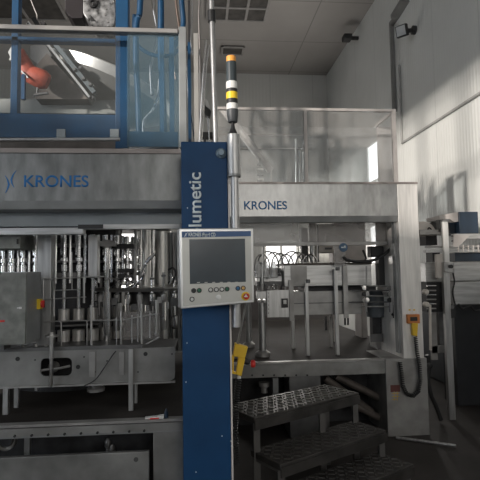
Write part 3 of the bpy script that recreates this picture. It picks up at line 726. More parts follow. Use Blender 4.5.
# corners of the face
TL, TR, BR, BL = (179, 228.5), (253.5, 228), (254.5, 302.5), (180.5, 309)
yawp = math.radians(-14)     # right edge farther away
cP = W(217, 268, 2.46)
ux = V((math.cos(math.radians(10)), math.sin(math.radians(10)), 0)); uz = V((.012, .0, 1)).normalized(); un = ux.cross(uz).normalized()   # un points away (+y)
if un.y < 0: un = -un
def PP(px, py, off=0):       # pixel -> point on the panel face
    d = ray(px, py); o_ = cP + un*off
    return CAM + d*((o_-CAM).dot(un)/d.dot(un))
def quad(mb, x0, y0, x1, y1, off, th):
    a = PP(x0, y0, off); b = PP(x1, y0, off); c = PP(x1, y1, off); d = PP(x0, y1, off)
    return slab(mb, [a, b, c, d], th)
def slab(mb, P4, th):
    A = [mb.bm.verts.new(p) for p in P4]; B = [mb.bm.verts.new(p + un*th) for p in P4]
    mb.face(A); mb.face(list(reversed(B)))
    n_ = len(A)
    for i in range(n_): mb.face([A[(i+1) % n_], A[i], B[i], B[(i+1) % n_]])
    return mb
def face4(mb, c4, off, th): return slab(mb, [PP(x, y, off) for x, y in c4], th)
P(face4(MB(), [TL, TR, BR, BL], 0, .10), 'housing', PANELE, op, .005)
fc = P(face4(MB(), [(182, 231.5), (251, 231), (252, 300), (183.5, 306)], -.003, .004), 'face_plate', PANELG, op, .001)
tb = P(face4(MB(), [(181.8, 231.5), (250.8, 231.0), (251, 236.2), (182, 237.5)], -.005, .003), 'title_bar', BAR, op)
a = PP(189, 236.3, -.0055); b = PP(215.5, 236.0, -.0055)
def ptext(body_, name, m, par, x0, y0, x1, h):
    a = PP(x0, y0, -.0056); b = PP(x1, y0, -.0056)
    o = text(body_, name, m, par, a, h, rot=(PI/2, 0, math.radians(10)), width=(b-a).length, ext=.0004, weight=.03)
    return o
ptext('KRONES iPanel CD', 'lettering', TXT, tb, 188.5, 236.3, 215.5, .0185)
mb = MB()
for pts in ([(184.6, 236.6), (186, 234), (185.6, 233)], [(186, 236.4), (185.8, 234.8), (187.6, 232.6)]):
    for k in range(2):
        p_, q_ = PP(*pts[k], -.0055), PP(*pts[k+1], -.0055); mb.bar(p_, q_, .0022, .0008)
P(mb, 'emblem', TXT, tb)
P(face4(MB(), [(189.3, 239.3), (245, 238.6), (245.8, 281.8), (190, 284)], -.0055, .004), 'screen', SCREEN, op)
for i in range(6):
    x = 197 + i*7.6; P(face4(MB(), [(x, 282.2-.2*i*.3), (x+3, 282.1-.2*i*.3), (x+3, 282.8-.2*i*.3), (x, 282.9-.2*i*.3)], -.006, .0006), 'screen_key', PANELG, op)
bts = [(193.6, 290.6, BLACK), (199.2, 290.4, GREEN), (210.6, 289.9, BTNW), (216.3, 289.6, BTNW), (221.8, 289.3, BTNW), (227, 289, GREEN), (237.8, 288.3, BTNB), (243.2, 288, BTNO), (192, 299.2, BTNW)]
for x, y, m in bts:
    o = P(MB().lathe(PP(x, y, -.003), -un, [(0, .0125), (.004, .0125), (.0045, .0095)], 20), 'push_button', BLACK, op)
    P(MB().lathe(PP(x, y, -.006), -un, [(0, .0085), (.004, .008)], 16), 'button_cap', m, o)
P(MB().lathe(PP(218.6, 297.4, -.003), -un, [(0, .014), (.003, .0135), (.005, .01)], 20), 'key_socket', WHITE, op)
es = P(MB().lathe(PP(245.6, 296.2, -.003), -un, [(0, .023), (.003, .022)], 28), 'emergency_stop', YELT, op)
P(MB().lathe(PP(245.6, 296.2, -.006), -un, [(0, .011), (.012, .011), (.013, .016), (.022, .015), (.025, .011)], 22), 'stop_button', RED, es)
A = PP(246.2, 293.8, -.032); 
mb = MB(); slab(mb, [PP(246, 293.9, -.0325), PP(248, 297.2, -.0325), PP(244, 297.2, -.0325)], .0012); P(mb, 'stop_mark', CREAM, es)
P(MB().box((W(195, 270, 2.5).x, cP.y+.09, 1.42), (W(225, 270, 2.5).x, YCo, 1.62)), 'mounting_arm', STEEL, op)

# signal tower on its tube
sgt = thing('signal_tower', 'striped black, white and yellow signal light tower with orange tip on a steel tube', 'signal light', (W(235, 300, 2.62).x, 2.62, 1.3))
YSg = 2.62
def seg(p0, p1, r, nm, m, r2=None, par=sgt, Y=YSg): return P(MB().cyl(W(*p0, Y), W(*p1, Y), r, 24, r2), nm, m, par)
k = YSg/480
P(MB().cyl(V((W(235.3, 226, YSg).x, YSg, 1.25)), W(234.6, 174, YSg), 4.1*k, 24), 'pole', STEEL, sgt)
seg((234.2, 176.5), (233.4, 135), 6.6*k, 'sleeve', STEEL)
seg((234.2, 177), (234.2, 174.5), 7.0*k, 'sleeve_rim', LIP)
P(MB().lathe(W(233.1, 135.3, YSg), V((-.01, 0, 1)), [(0, 5.3*k), (4*k, 3.6*k), (8*k, 2.0*k), (13*k, 1.6*k)], 20), 'neck', BLACK, sgt)
P(MB().lathe(W(232.8, 122.5, YSg), V((-.015, 0, 1)), [(0, 4.4*k), (1*k, 5*k), (9*k, 5.9*k), (13*k, 6*k)], 20), 'tower_base', mat('base_charcoal', (.05, .055, .06), .5), sgt)
x = lambda y: 231.0 + (y-57)*.024
for y0, y1, r, nm, m in ((110, 104.3, 5.9, 'white_lens', WHITE), (104.3, 99.6, 5.8, 'spacer_ring', BLACK), (99.6, 93, 5.95, 'yellow_lens', YELT), (93, 89.5, 5.8, 'spacer_ring', BLACK), (89.5, 82.5, 5.85, 'white_lens', WHITE),
                         (82.5, 62.5, 5.4, 'dark_lens', mat('dark_lens', (.035, .045, .05), .3)), (62.5, 57, 4.9, 'orange_cap', ORANGE)):
    seg((x(y0), y0), (x(y1), y1), r*k, nm, m)

# ================================================================== RIGHT MACHINE
RY = 4.45
rm = thing('labelling_machine', 'stainless portal framed machine on the right with blue lettering on its header', 'machine', (W(320, 400, RY).x, 5.2, 0))
zR = lambda py, Y=RY, px=320: W(px, py, Y).z
rx0, rx1 = W(196, 200, RY).x, W(398.5, 200, RY).x
rza, rzb, rzl = zR(184), zR(216), zR(222)
rh = P(MB().box((rx0, RY, rzb), (rx1, RY+.02, rza)).box((rx0, RY+.02, rza-.02), (rx1, RY+.6, rza)), 'header', HEADER, rm)
P(MB().prism([(RY, rzb), (RY+.015, rzl), (RY+.1, rzl), (RY+.1, rzb)], 'x', rx0, rx1), 'header_lip', LIP, rm)
P(MB().box((rx0, RY-.012, rza), (W(417, 183, RY).x+.003, RY+.6, rza+.018)), 'header_flange', FLANGE, rm)
a = W(244.2, 209.4, RY); b = W(287, 209, RY)
text('KRONES', 'lettering', INK, rh, (a.x, RY-.0005, a.z), zR(201.2)-zR(209.2), width=b.x-a.x, weight=.012)
emblem(rh, 240, 208, RY, .68)
c0, c1 = W(398.5, 300, RY).x, W(419.5, 300, RY).x
c0, c1 = W(401.3, 300, RY).x, W(421.6, 300, RY).x
P(MB().box((c0, RY-.005, .0), (c1, RY+.62, rza)), 'column', COLUMN, rm, .004)
P(MB().box((c0-.022, RY+.05, .75), (c0, RY+.12, rzb)), 'column_trim', LIP, rm)
P(MB().box((W(386, 400, RY).x, RY-.02, .0), (W(427.5, 400, RY).x, RY+.5, .71)), 'column_base', DULL, rm, .004)
# inner band
YI = 4.75
P(MB().box((rx0, YI, zR(243.5, YI)), (c0, YI+.012, rzl+.04)), 'inner_window', PLEX, rm)
P(MB().box((rx0, YI-.02, zR(245.5, YI)), (c0, YI+.03, zR(242.3, YI))), 'window_rail', DULL, rm)
P(MB().box((W(361, 260, YI).x-.001, YI-.01, .72), (W(363.5, 260, YI).x, YI+.02, zR(246, YI))) if False else MB().pb(262.5, 245, 264.5, 262, YI, .03), 'window_post', DULL, rm)
# deck
rdx0 = W(228, 362, RY).x; rdx1 = W(400, 362, RY).x
dk = [(rdx0, RY+.02), (rdx1, RY+.02), (rdx1, 5.3), (WZ(372, 337, ZD).x, WZ(372, 337, ZD).y), (WZ(322, 319, ZD).x, WZ(322, 319, ZD).y), (rdx0, WZ(322, 319, ZD).y)]
P(MB().prism(dk, 'z', ZD-.02, ZD), 'deck', DECK, rm)
P(MB().box((rdx0, RY, ZD-.005), (rdx1-.02, RY+.06, ZD+.012)), 'deck_rim', DULL, rm)
P(MB().box((rdx0, RY-.005, zR(375.5)), (W(386, 370, RY).x, RY+.02, ZD-.007)), 'fascia', TABLE, rm)
for px in (252, 263, 274, 285, 296, 307):
    q = W(px, 375.0, RY); P(MB().cyl((q.x, RY-.012, q.z), (q.x, RY-.005, q.z), .009, 8), 'bolt', BLACK, rm)
P(MB().pb(290, 376, 321, 437, RY+.01, .3), 'fascia_panel', DULLD, rm)
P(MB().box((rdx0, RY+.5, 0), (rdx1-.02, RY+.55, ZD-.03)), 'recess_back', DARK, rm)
P(MB().pb(273, 378, 278.5, 405, RY+.1, .05), 'recess_post', LIP, rm)
q = W(264, 382, RY+.15); P(MB().lathe(q, (0, 0, -1), [(0, .05), (.04, .05), (.05, .03), (.1, .03)], 14), 'recess_fitting', DULL, rm)
for (x1_, y1_, x2_, y2_) in ((325, 378, 372, 412), (336, 376, 380, 398), (345, 400, 384, 420)):
    P(MB().cyl(W(x1_, y1_, RY+.2), W(x2_, y2_, RY+.2), .035, 12), 'recess_pipe', BROWNP, rm)
# red/yellow mark on the base
mk = MB()
for y, xa_, xb_ in ((393.5, 392, 399.2), (396.5, 392, 399.2), (399.5, 392, 396.8)):
    mk.pb(xa_, y-.35, xb_, y+.35, RY-.0215, .001)
for xx in (394.3, 397.3): mk.pb(xx-.3, 391.5, xx+.3, 400.5, RY-.0222, .001)
P(mk, 'yellow_mark', mat('ochre_print', (.55, .36, .08), .6), rm)
P(MB().pb(390.5, 385, 400, 392, RY-.0212, .001), 'red_mark', mat('faded_red_print', (.13, .045, .04), .7), rm)

# round pedestals
def pedestal(px, ytop, ybot, Yq, r, lab):
    t = thing('round_pedestal', lab, 'pedestal', (W(px, ybot, Yq).x, Yq, ZD), 'round pedestals on the right deck')
    x_ = W(px, (ytop+ybot)/2, Yq).x; zt_ = W(px, ytop, Yq).z
    P(MB().cyl((x_, Yq, ZD), (x_, Yq, zt_), r, 20), 'pedestal_tube', STEEL, t)
    P(MB().lathe((x_, Yq, ZD), (0, 0, 1), [(0, r*2.1), (.035, r*2.1), (.045, r*1.7), (.06, r*1.05)], 24), 'pedestal_flange', DULL, t)
    return t
ped = pedestal(262.3, 300, 356, WZ(262.5, 356, ZD).y+.0, .036, 'thick round steel pedestal on the right deck right of the operator panel')
pedestal(248.5, 300, 346, WZ(248.5, 347, ZD).y, .033, 'round steel pedestal half hidden behind the operator panel corner')
YP = WZ(262.5, 356, ZD).y

# in-feed conveyor housing on legs
cv = thing('bottle_conveyor', 'boxy stainless conveyor with hinged cover standing on slim legs on the right deck', 'conveyor', (W(330, 360, 4.9).x, 5.0, ZD))
YV = 4.82
P(MB().pb(284, 264.5, 371.5, 286, YV, .45), 'cover', STEELX, cv, .006)
P(MB().pb(283, 262.8, 372, 264.8, YV-.01, .47), 'cover_edge', BROWNP, cv)
P(MB().pb(291, 266, 307, 285.5, YV-.012, .01), 'hatch', DULL, cv)
P(MB().pb(304, 286.5, 376, 291, YV+.1, .3), 'conveyor_slot', DARK, cv)
P(MB().pb(266, 291, 362, 315, YV+.02, .35), 'conveyor_body', DULL, cv, .004)
P(MB().pb(266, 302.6, 362, 303.6, YV+.012, .007), 'seam', DULLD, cv)
P(MB().pb(267, 290, 292.5, 317.5, YV-.02, .03), 'side_cover', STEEL, cv, .003)
for py in (293, 297, 301, 305, 309, 313):
    q = W(268.5, py, YV-.022); P(MB().cyl(q, q-V((0, .004, 0)), .005, 8), 'rivet', BLACK, cv)
P(MB().pb(282, 298.5, 288, 307.5, YV-.05, .04), 'drive_socket', BLACK, cv)
P(MB().pb(283.5, 300, 286.5, 304, YV-.055, .005), 'socket_window', WHITE, cv)
def leg(px0, px1, ytop, ybot, m=STEEL):
    A = WZ((px0+px1)/2, ybot, ZD); w = (px1-px0)/2*A.y/480
    P(MB().box((A.x-w, A.y-.02, ZD), (A.x+w, A.y+.02, W(px0, ytop, A.y).z)), 'leg', m, cv, .003)
leg(306.3, 309.6, 281, 355.5)
leg(291.8, 295, 318, 348.5)
leg(335.8, 339.3, 269, 355)
leg(330, 332.6, 316, 347, DULL)
leg(325, 327, 316, 330, DULLD)
P(MB().pb(289.5, 280, 294, 321, 4.78, .03), 'mounting_rail', DULL, cv)
P(MB().lathe(W(308, 281, 4.6), (0, 0, 1), [(-.02, .02), (0, .022), (.015, .02)], 12).lathe(W(337.6, 268.5, 4.6), (0, 0, 1), [(-.02, .02), (0, .022), (.015, .02)], 12), 'leg_cap', DULLD, cv)
P(MB().pb(343.5, 264, 348, 318, 4.79, .03), 'mounting_rail', DULL, cv)
for xx in (345, 348): P(MB().cyl(W(xx, 325, 4.8), W(xx, 318, 4.8), .01, 8), 'hanging_bolt', BLACK, cv)

# turret left of the conveyor (seen right of the panel)
tu = thing('transfer_turret', 'cluster of small steel fittings and rollers on top of the thick pedestal', 'machine part', (W(266, 300, YP).x, YP, 1.2))
P(MB().pb(257, 291, 268, 299, YP-.03, .1), 'turret_block', STEEL, tu, .004)
for xx in (259, 264):
    q = W(xx, 300.8, YP-.06); P(MB().lathe(q, (0, -1, 0), [(0, .02), (.02, .02), (.021, .012)], 14), 'roller', CHROME, tu)
P(MB().pb(257, 275, 282, 281, YP+.05, .2), 'turret_plate', STEELX, tu)
P(MB().pb(257, 281.5, 286, 286, YP+.08, .15), 'turret_underplate', DULLD, tu)
random.seed(3)
for i in range(16):
    px = 256 + (i % 8)*4.0 + (i//8)*1.5; py = 272 + (i//8)*13
    h = 4 + (i*5) % 6
    P(MB().lathe(W(px, py+h, YP+.02+.05*(i % 3)), (0, 0, 1), [(0, .012), (.004, .02), (.02, .02), (.022, .009), (h*.0095, .009), (h*.0095+.004, .016), (h*.0095+.014, .014)], 10), 'fitting', (CHROME, DULL, DULLD, STEEL)[i % 4], tu)
P(MB().cyl(W(262, 300, YP+.05), W(262, 262, YP+.05), .022, 12), 'turret_shaft', STEEL, tu)
P(MB().pb(266, 268, 284, 276, YP+.3, .05), 'turret_shield', STEEL, tu)
# wire loops
g_ = 'thin hose loops above the conveyor cover'
for i in range(9):
    px = 262 + i*6.0; Yq = 4.95 + .03*(i % 3); rr = 7.5 + (i*3) % 4
    pts = [(px-rr, 273+(i % 2)*2)] + [(px - rr*math.cos(t_*PI/6), 266 - (rr+4)*math.sin(t_*PI/6)) for t_ in range(7)] + [(px+rr, 273)]
    o = T(MB().tube([W(a_, b_, Yq) for a_, b_ in pts], .0075, 6, 3), 'hose_loop', (DULL, DULLD, CHROME)[i % 3],
          'thin arched grey hose in the row of overlapping loops above the conveyor cover', 'hose', g_)
for i, px in enumerate((258.5, 266, 274)):
    T(MB().lathe(W(px, 283-5, 4.9), (0, 0, 1), [(0, .03), (.01, .04), (.1, .04), (.15, .018), (.17, .018)], 14), 'clear_bottle', haze_glass('pale_bottle_%d' % i, (.75, .74, .72), .5, .1),
      ('pale bottle nearest the operator panel', 'pale bottle in the middle of three under the hose loops', 'pale bottle on the right of three under the hose loops')[i], 'bottle', 'pale bottles on the turret')
T(MB().pb(309, 222, 317, 262, 5.3, .01).cyl(W(313, 262, 5.3), W(313, 221, 5.3), .044, 24), 'steel_cylinder', CONE, 'shiny upright steel cylinder under the right header', 'cylinder')
T(MB().pb(301.5, 228, 308, 262, 5.5, .1), 'dark_upright', DULLD, 'dark upright post left of the shiny steel cylinder', 'post')
T(MB().pb(300, 241.5, 318, 244, 5.25, .08), 'dark_bracket', BLACK, 'short dark bracket clamped round the shiny steel cylinder', 'bracket')
wb = thing('white_cabinet', 'white enamel cabinet with small latch behind the right machine', 'cabinet', (W(326, 250, 5.6).x, 5.8, ZD))
P(MB().pb(318, 224, 336, 252.5, 5.6, .3).box((W(333.5, 255, 5.6).x, 5.62, ZD), (W(335.5, 255, 5.6).x, 5.68, zR(252, 5.6, 326))), 'cabinet_body', CREAM, wb, .004)
P(MB().pb(325, 247.5, 332, 249.5, 5.59, .01), 'latch', DULLD, wb)
P(MB().pb(317.5, 224, 318.8, 262, 5.58, .05), 'cabinet_edge', DULLD, wb)
wb2 = thing('cream_housing', 'wide cream housing with rounded top behind the round blue sign', 'cabinet', (W(352, 250, 5.9).x, 6.1, 0))
P(MB().pb(335, 222, 366, 262, 5.9, .3).box((W(360, 255, 5.9).x, 5.92, 0), (W(366, 255, 5.9).x, 6.18, zR(262, 5.9, 350))), 'housing_body', mat('pale_housing', (.47, .44, .42), .4, .1), wb2, .01)
sgn = thing('safety_sign', 'round blue safety sign with pale mark on the clear panel', 'sign', W(343.5, 251.5, 4.72))
q = W(343.4, 247.4, 4.73)
P(MB().lathe(q, (0, -1, 0), [(0, .044), (.004, .044)], 28), 'sign_plate', mat('sign_blue', (.02, .09, .19), .4), sgn)
P(MB().pb(341.3, 246.8, 346, 248, 4.722, .003).pb(344, 245.6, 345.8, 247, 4.7222, .003), 'sign_mark', TXT, sgn)
T(MB().pb(334, 243, 345.5, 266, 4.74, .004), 'acrylic_screen', PLEX, 'upright clear panel carrying the round blue sign', 'panel')
# motor and cable
mt = thing('drive_motor', 'black drive motor on a dark stand at the right end of the conveyor', 'motor', (W(380, 340, 5.1).x, 5.1, ZD))
P(MB().lathe(W(382, 286, 4.9), (0, 0, 1), [(0, .04), (.01, .045), (.2, .045), (.22, .04), (.28, .04), (.3, .03)], 18).pb(379, 257, 386, 286, 4.84, .1), 'motor_body', BLACK, mt)
P(MB().pb(371, 246, 384, 257, 4.84, .12), 'motor_head', BLACK, mt, .01)
P(MB().pb(372.5, 308, 381.5, 342, 4.95, .08), 'motor_stand', DARK, mt)
P(MB().lathe(W(377, 307, 5.0), (0, 0, 1), [(-.1, .11), (0, .12), (.12, .12), (.17, .07)], 24), 'motor_gearbox', mat('slate_cast', (.09, .10, .11), .5, .4), mt)
P(MB().pb(386, 300, 391, 320, 5.0, .08), 'end_block', BLACK, mt)
P(MB().pb(364, 318, 372, 338, 5.1, .05) if False else MB().pb(371, 334, 383, 342, 4.93, .02), 'base_flange', DULLD, mt)
T(MB().tube([W(a_, b_, 4.7) for a_, b_ in ((395, 224), (396.5, 235), (393, 245), (385, 254), (374, 260), (360, 261.5), (348, 260), (343, 257))], .015, 10), 'black_cable', BLACK, 'thick black cable sagging from the right column under the header', 'cable')
T(MB().tube([W(a_, b_, 4.9) for a_, b_ in ((363, 250), (366, 258), (364, 262))], .012, 8), 'short_cable', BLACK, 'short black cable stub beside the sagging cable', 'cable')
T(MB().pb(389, 222, 395, 231, 4.7, .06), 'junction_box', DULLD, 'small grey junction box under the header beside the right column', 'box')
# roller guides
rg = thing('roller_guide', 'rack of small dark rollers and rods between the motor and the right column', 'guide', (W(385, 300, 4.75).x, 4.75, 1.2))
for i, py in enumerate((286, 290.5, 296, 302, 306.5)):
    P(MB().cyl(W(352 if i % 2 else 361, py, 4.74), W(400, py, 4.74), .007, 8), 'guide_rod', DULLD if i % 2 else DULL, rg)
for i in range(12):
    px = 364 + (i % 4)*2.6 + (i % 4 > 1)*20; py = 288 + (i//4)*6
    P(MB().lathe(W(px, py, 4.71), (0, -1, 0), [(0, .024), (.02, .024), (.021, .012)], 12), 'roller', (CHROME, BLACK, DULL)[i % 3], rg)
for px in (366.5, 390, 397): P(MB().cyl(W(px, 312, 4.73), W(px, 266, 4.73), .009, 8), 'guide_post', DULL, rg)
P(MB().pb(386, 250, 400, 283, 5.0, .1), 'guide_panel', mat('pale_mauve_steel', (.36, .34, .335), .5, .2), rg)
P(MB().cyl(W(394, 288, 4.65), W(394, 318, 4.65), .012, 8).cyl(W(392, 314, 4.65), W(399, 318, 4.65), .014, 8), 'guide_clamp', BLACK, rg)
# grey housing beside motor stand
T(MB().box((W(383.5, 330, 5.0).x, 5.0, ZD), (c0-.002, 5.35, zR(309, 5.0, 390))), 'grey_housing', STEEL, 'plain steel housing on the deck between the motor stand and the right column', 'housing', bevel=.005)
T(MB().box((XR-1.9, 11.9, 0), (XR-.03, YB-.03, .42)), 'floor_light_box', WHITE, 'long pale box by the far wall imitating light on the floor below the conveyor', 'floor light box')  # white box added to imitate the bright patch of light on the floor

T(MB().box((W(228, 300, 9.3).x, 9.3, 0), (W(333, 300, 9.3).x, 9.4, W(300, 284, 9.3).z)), 'low_partition', mat('partition_brown', (.12, .11, .105), .6), 'low brownish partition seen under the conveyor behind the right deck', 'partition')
# ---------------- glass guard above the right machine
g2 = thing('glass_guard', 'tall framed glass guard standing on the right header', 'guard', (W(315, 180, 4.6).x, 4.7, rza+.02))
YQ = 4.52
zt3 = zR(108, YQ); zb3 = rza+.018
xq0, xq1 = W(214, 140, YQ).x, W(397, 140, YQ).x
fr = CREAM
mf = mat('pale_frame', (.46, .43, .41), .45, .2)
P(MB().box((xq0, YQ, zt3-.025), (xq1, YQ+.04, zt3)), 'top_rail', mf, g2)
for pa, pb_ in ((304.6, 307.6), (393.3, 397)):
    P(MB().box((W(pa, 145, YQ).x, YQ, zb3), (W(pb_, 145, YQ).x, YQ+.04, zt3-.025)), 'post', mf, g2)
P(MB().box((xq0, YQ+.015, zb3), (xq1-.02, YQ+.021, zt3-.025)), 'glass_pane', GLASSR, g2)
YQ2 = 5.02
P(MB().box((xq0, YQ2, zR(135.5, YQ2)), (W(309, 134, YQ2).x, YQ2+.015, zR(134.3, YQ2))).box((xq0, YQ2, zR(149, YQ2)), (W(309, 148, YQ2).x, YQ2+.01, zR(148, YQ2))), 'rear_rail', mf, g2)
P(MB().box((W(394, 120, YQ).x, YQ+.04, zt3-.025), (xq1, YQ2+.03, zt3)), 'side_rail', mf, g2)
P(MB().box((xq0, YQ2+.03, zb3), (xq1, YQ2+.036, zt3-.03)), 'rear_pane', GLASSR, g2)
P(MB().box((W(393, 120, YQ2).x, YQ2, zb3), (xq1, YQ2+.03, zt3-.025)), 'rear_post', mf, g2)
db_ = thing('diagonal_bracket', 'pale diagonal slotted bracket behind the glass guard right of the signal tower', 'bracket', W(255, 150, 4.8))
A, B = W(222, 108, 4.78), W(271, 171, 4.78)
P(MB().bar(A, B, .07, .03), 'bracket_arm', mf, db_)
for t_ in (.42, .6, .78): 
    q = A.lerp(B, t_); P(MB().bar(q-(B-A).normalized()*.05, q+(B-A).normalized()*.05, .02, .034), 'slot', CREAM, db_)
P(MB().bar(B, (B.x, B.y, zb3), .02), 'bracket_foot', mf, db_)
pr = thing('pipe_rack', 'group of slim bright vertical pipes with a bent top behind the glass guard', 'pipes', W(300, 180, 4.75))
for px, yt, r in ((295.6, 139, .009), (299.5, 150, .011), (303, 152, .009)):
    P(MB().cyl((W(px, 170, 4.75).x, 4.75, zb3), W(px, yt, 4.75), r, 10), 'pipe', PANELE, pr)
P(MB().tube([W(297, 148, 4.73), W(301, 149, 4.73), (W(304, 146, 4.73)), (W(304.5, 140, 4.73))], .012, 8), 'bent_pipe', CHROME, pr)
ld = thing('sensor_stack', 'small ladder-like stack of pale fittings on top of the right header', 'fitting', W(260, 181, 4.7))
for i, py in enumerate((163, 168, 173, 178)): P(MB().pb(257.5, py, 263.5, py+2, 4.7, .04), 'fitting_plate', (DULL, CREAM)[i % 2], ld)
P(MB().box((W(259.5, 170, 4.7).x, 4.71, zb3), (W(261.5, 170, 4.7).x, 4.73, zR(158, 4.7, 260))), 'fitting_post', DULL, ld)

# ================================================================== STEPS
stp = thing('access_steps', 'dark three-tread metal access steps with raised tread pattern', 'steps', WZ(300, 440, 0))
P0 = WZ(254.5, 417.5, .62); P1 = WZ(359, 392.5, .62)
e1 = (P1-P0); e1.z = 0; Ls = e1.length; e1.normalize(); e2 = V((e1.y, -e1.x, 0))     # towards the viewer/right
if e2.y > 0: e2 = -e2
def tread(off, z_, dep, dx=0):
    o = P0 + e2*off; c = o + e1*(Ls/2+dx) - e2*(dep/2); c.z = z_
    t_ = P(MB().ob(c + V((0, 0, -.022)), e1, e2, V((0, 0, 1)), Ls/2, dep/2, .020), 'tread', TREAD, stp, .004)
    mb = MB(); nx_, ny_ = 22, 6
    for i in range(nx_):
        for j in range(ny_):
            q = c + e1*((i+.5)/nx_-.5)*Ls*.97 - e2*((j+.5)/ny_-.5)*dep*.93 + V((0, 0, .002))
            s_ = 1 if (i+j) % 2 else -1
            d1 = (e1 + e2*s_).normalized(); d2 = V((-d1.y, d1.x, 0))
            mb.ob(q, d1, d2, V((0, 0, 1)), .019, .006, .0035)
    P(mb, 'tread_pattern', mat('tread_worn', (.085, .08, .076), .5, .5, var=.2), t_)
    P(MB().ob(o + e1*(Ls/2+dx) + V((0, 0, z_-.05-.0-o.z)) + e2*.004, e1, e2, V((0, 0, 1)), Ls/2, .004, .03), 'tread_nosing', TREAD, stp)
    return c
T1 = tread(0, .62, .36); T2 = tread(.235, .40, .30, .01); T3 = tread(.44, .225, .30, .02)
fs = mat('step_frame', (.13, .125, .12), .5, .5)
for sx in (.03, Ls-.03):
    def pt(off, z_): 
        q = P0 + e1*sx + e2*off; q.z = z_; return q
    ms = MB()
    ms.bar(pt(-.02, 0), pt(-.02, .58), .04).bar(pt(-.32, 0), pt(-.32, .58), .04).bar(pt(-.02, .36), pt(.21, .36), .035).bar(pt(.215, 0.0), pt(.215, .36), .04)
    ms.bar(pt(.215, .185), pt(.42, .185), .035).bar(pt(.42, 0), pt(.42, .185), .04)
    P(ms, 'side_frame', fs, stp)
P(MB().bar(P0+e1*Ls*.62+e2*-.02-V((0, 0, .04)), V(((P0+e1*Ls*.62-e2*.02).x, (P0+e1*Ls*.62-e2*.02).y, 0)), .04), 'centre_post', fs, stp)

# ================================================================== PENDANTS
pn = thing('yellow_pendant', 'yellow handheld pendant hanging from a wire right of the blue column', 'pendant control', W(240, 360, 2.75))
YN = 2.72
P(poly_y([(235.2, 343.5), (248, 347), (245, 359), (233, 356)], YN, .05), 'pendant_head', YEL, pn, .004)
P(poly_y([(238.5, 356.5), (245.3, 358.5), (241.5, 376.5), (236, 374.5)], YN+.005, .035), 'pendant_grip', YEL, pn, .004)
P(poly_y([(231.5, 355), (234.5, 356), (233.5, 363), (231.5, 362)], YN+.01, .03).prism([(W(232, 371, YN).x, W(232, 371, YN).z), (W(237, 373, YN).x, W(237, 373, YN).z), (W(237, 375, YN).x, W(237, 375, YN).z), (W(232, 374, YN).x, W(232, 374, YN).z)], 'y', YN+.01, YN+.03).cyl(W(233, 362, YN+.02), W(233, 372, YN+.02), .004), 'trigger_guard', YEL, pn)
P(MB().cyl(W(237.5, 345, YN+.02), W(246, 303, YN-.02), .006, 8), 'hanging_tube', STEEL, pn)
P(MB().lathe(W(239, 378.5, YN+.02), (0, 0, 1), [(0, .012), (.01, .012), (.016, .009)], 10), 'cable_boot', WHITE, pn)
def coil(pts, Y, r, rc, turns):
    # helix following the path
    Q = [W(x_, y_, Y) for x_, y_ in pts]; seglen = [(Q[i+1]-Q[i]).length for i in range(len(Q)-1)]; tot = sum(seglen)
    out = []; n_ = turns*8
    for k_ in range(n_+1):
        s_ = tot*k_/n_; i = 0
        while i < len(seglen)-1 and s_ > seglen[i]: s_ -= seglen[i]; i += 1
        p_ = Q[i].lerp(Q[i+1], s_/seglen[i]); d = (Q[i+1]-Q[i]).normalized(); a_ = d.cross(V((0, 1, 0))).normalized(); t_ = 2*PI*k_/8
        out.append(p_ + a_*rc*math.cos(t_) + V((0, 1, 0))*rc*math.sin(t_))
    return MB().tube(out, r, 6, 1)
P(coil([(238.5, 378), (236.5, 395), (234.8, 430), (236.8, 464)], YN+.09, .0045, .016, 34), 'spiral_cable', BLACK, pn)
kn = thing('control_lever', 'red ball knob on a short black lever beside the yellow pendant', 'knob', W(252, 365, 2.85))
P(MB().lathe(W(250.5, 363.8, 2.85), (1, -.1, 0), [(0, .01), (.003, .02), (.014, .023), (.026, .02), (.03, .008)], 14), 'knob_ball', RED, kn)
P(MB().lathe(W(243, 359.5, 2.87), W(250.5, 363.5, 2.85)-W(243, 359.5, 2.87), [(0, .01), (.01, .022), (.03, .018), (.045, .01)], 12), 'lever_base', BLACK, kn)
P(MB().cyl(W(243, 359.5, 2.87), V((cx1, 2.87, W(243, 359.5, 2.87).z)), .006), 'lever_arm', BLACK, kn)
pn2 = thing('wall_pendant', 'orange holder with yellow handset on the foot of the right column', 'pendant control', W(413, 337, RY-.04))
YM = RY-.05
P(MB().pb(408, 314.5, 420, 323.5, YM+.005, .04), 'holder', ORB, pn2, .003)
P(MB().pb(410.5, 317, 417.5, 321, YM-.002, .006), 'holder_slot', BLACK, pn2)
P(poly_y([(412.5, 323), (418.3, 323.5), (417.5, 336.5), (413, 335.5)], YM, .04), 'handset', YEL, pn2, .004)
for px in (409.5, 414): P(MB().pb(px-.8, 309.3, px+1.2, 310.6, RY-.01, .004), 'small_tab', YEL, pn2)
P(coil([(415.5, 337), (417, 352), (419.5, 365), (420.5, 380), (418.5, 391), (413, 396), (407, 394), (403, 386), (401.5, 372), (400, 362)], RY-.06, .006, .015, 54), 'spiral_cable', BLACK, pn2)
T(MB().cyl(WZ(396, 437.5, .02), WZ(456, 445.8, .02), .013, 10), 'steel_rod', STEEL, 'slim pale steel rod lying on the floor in front of the right column', 'rod')

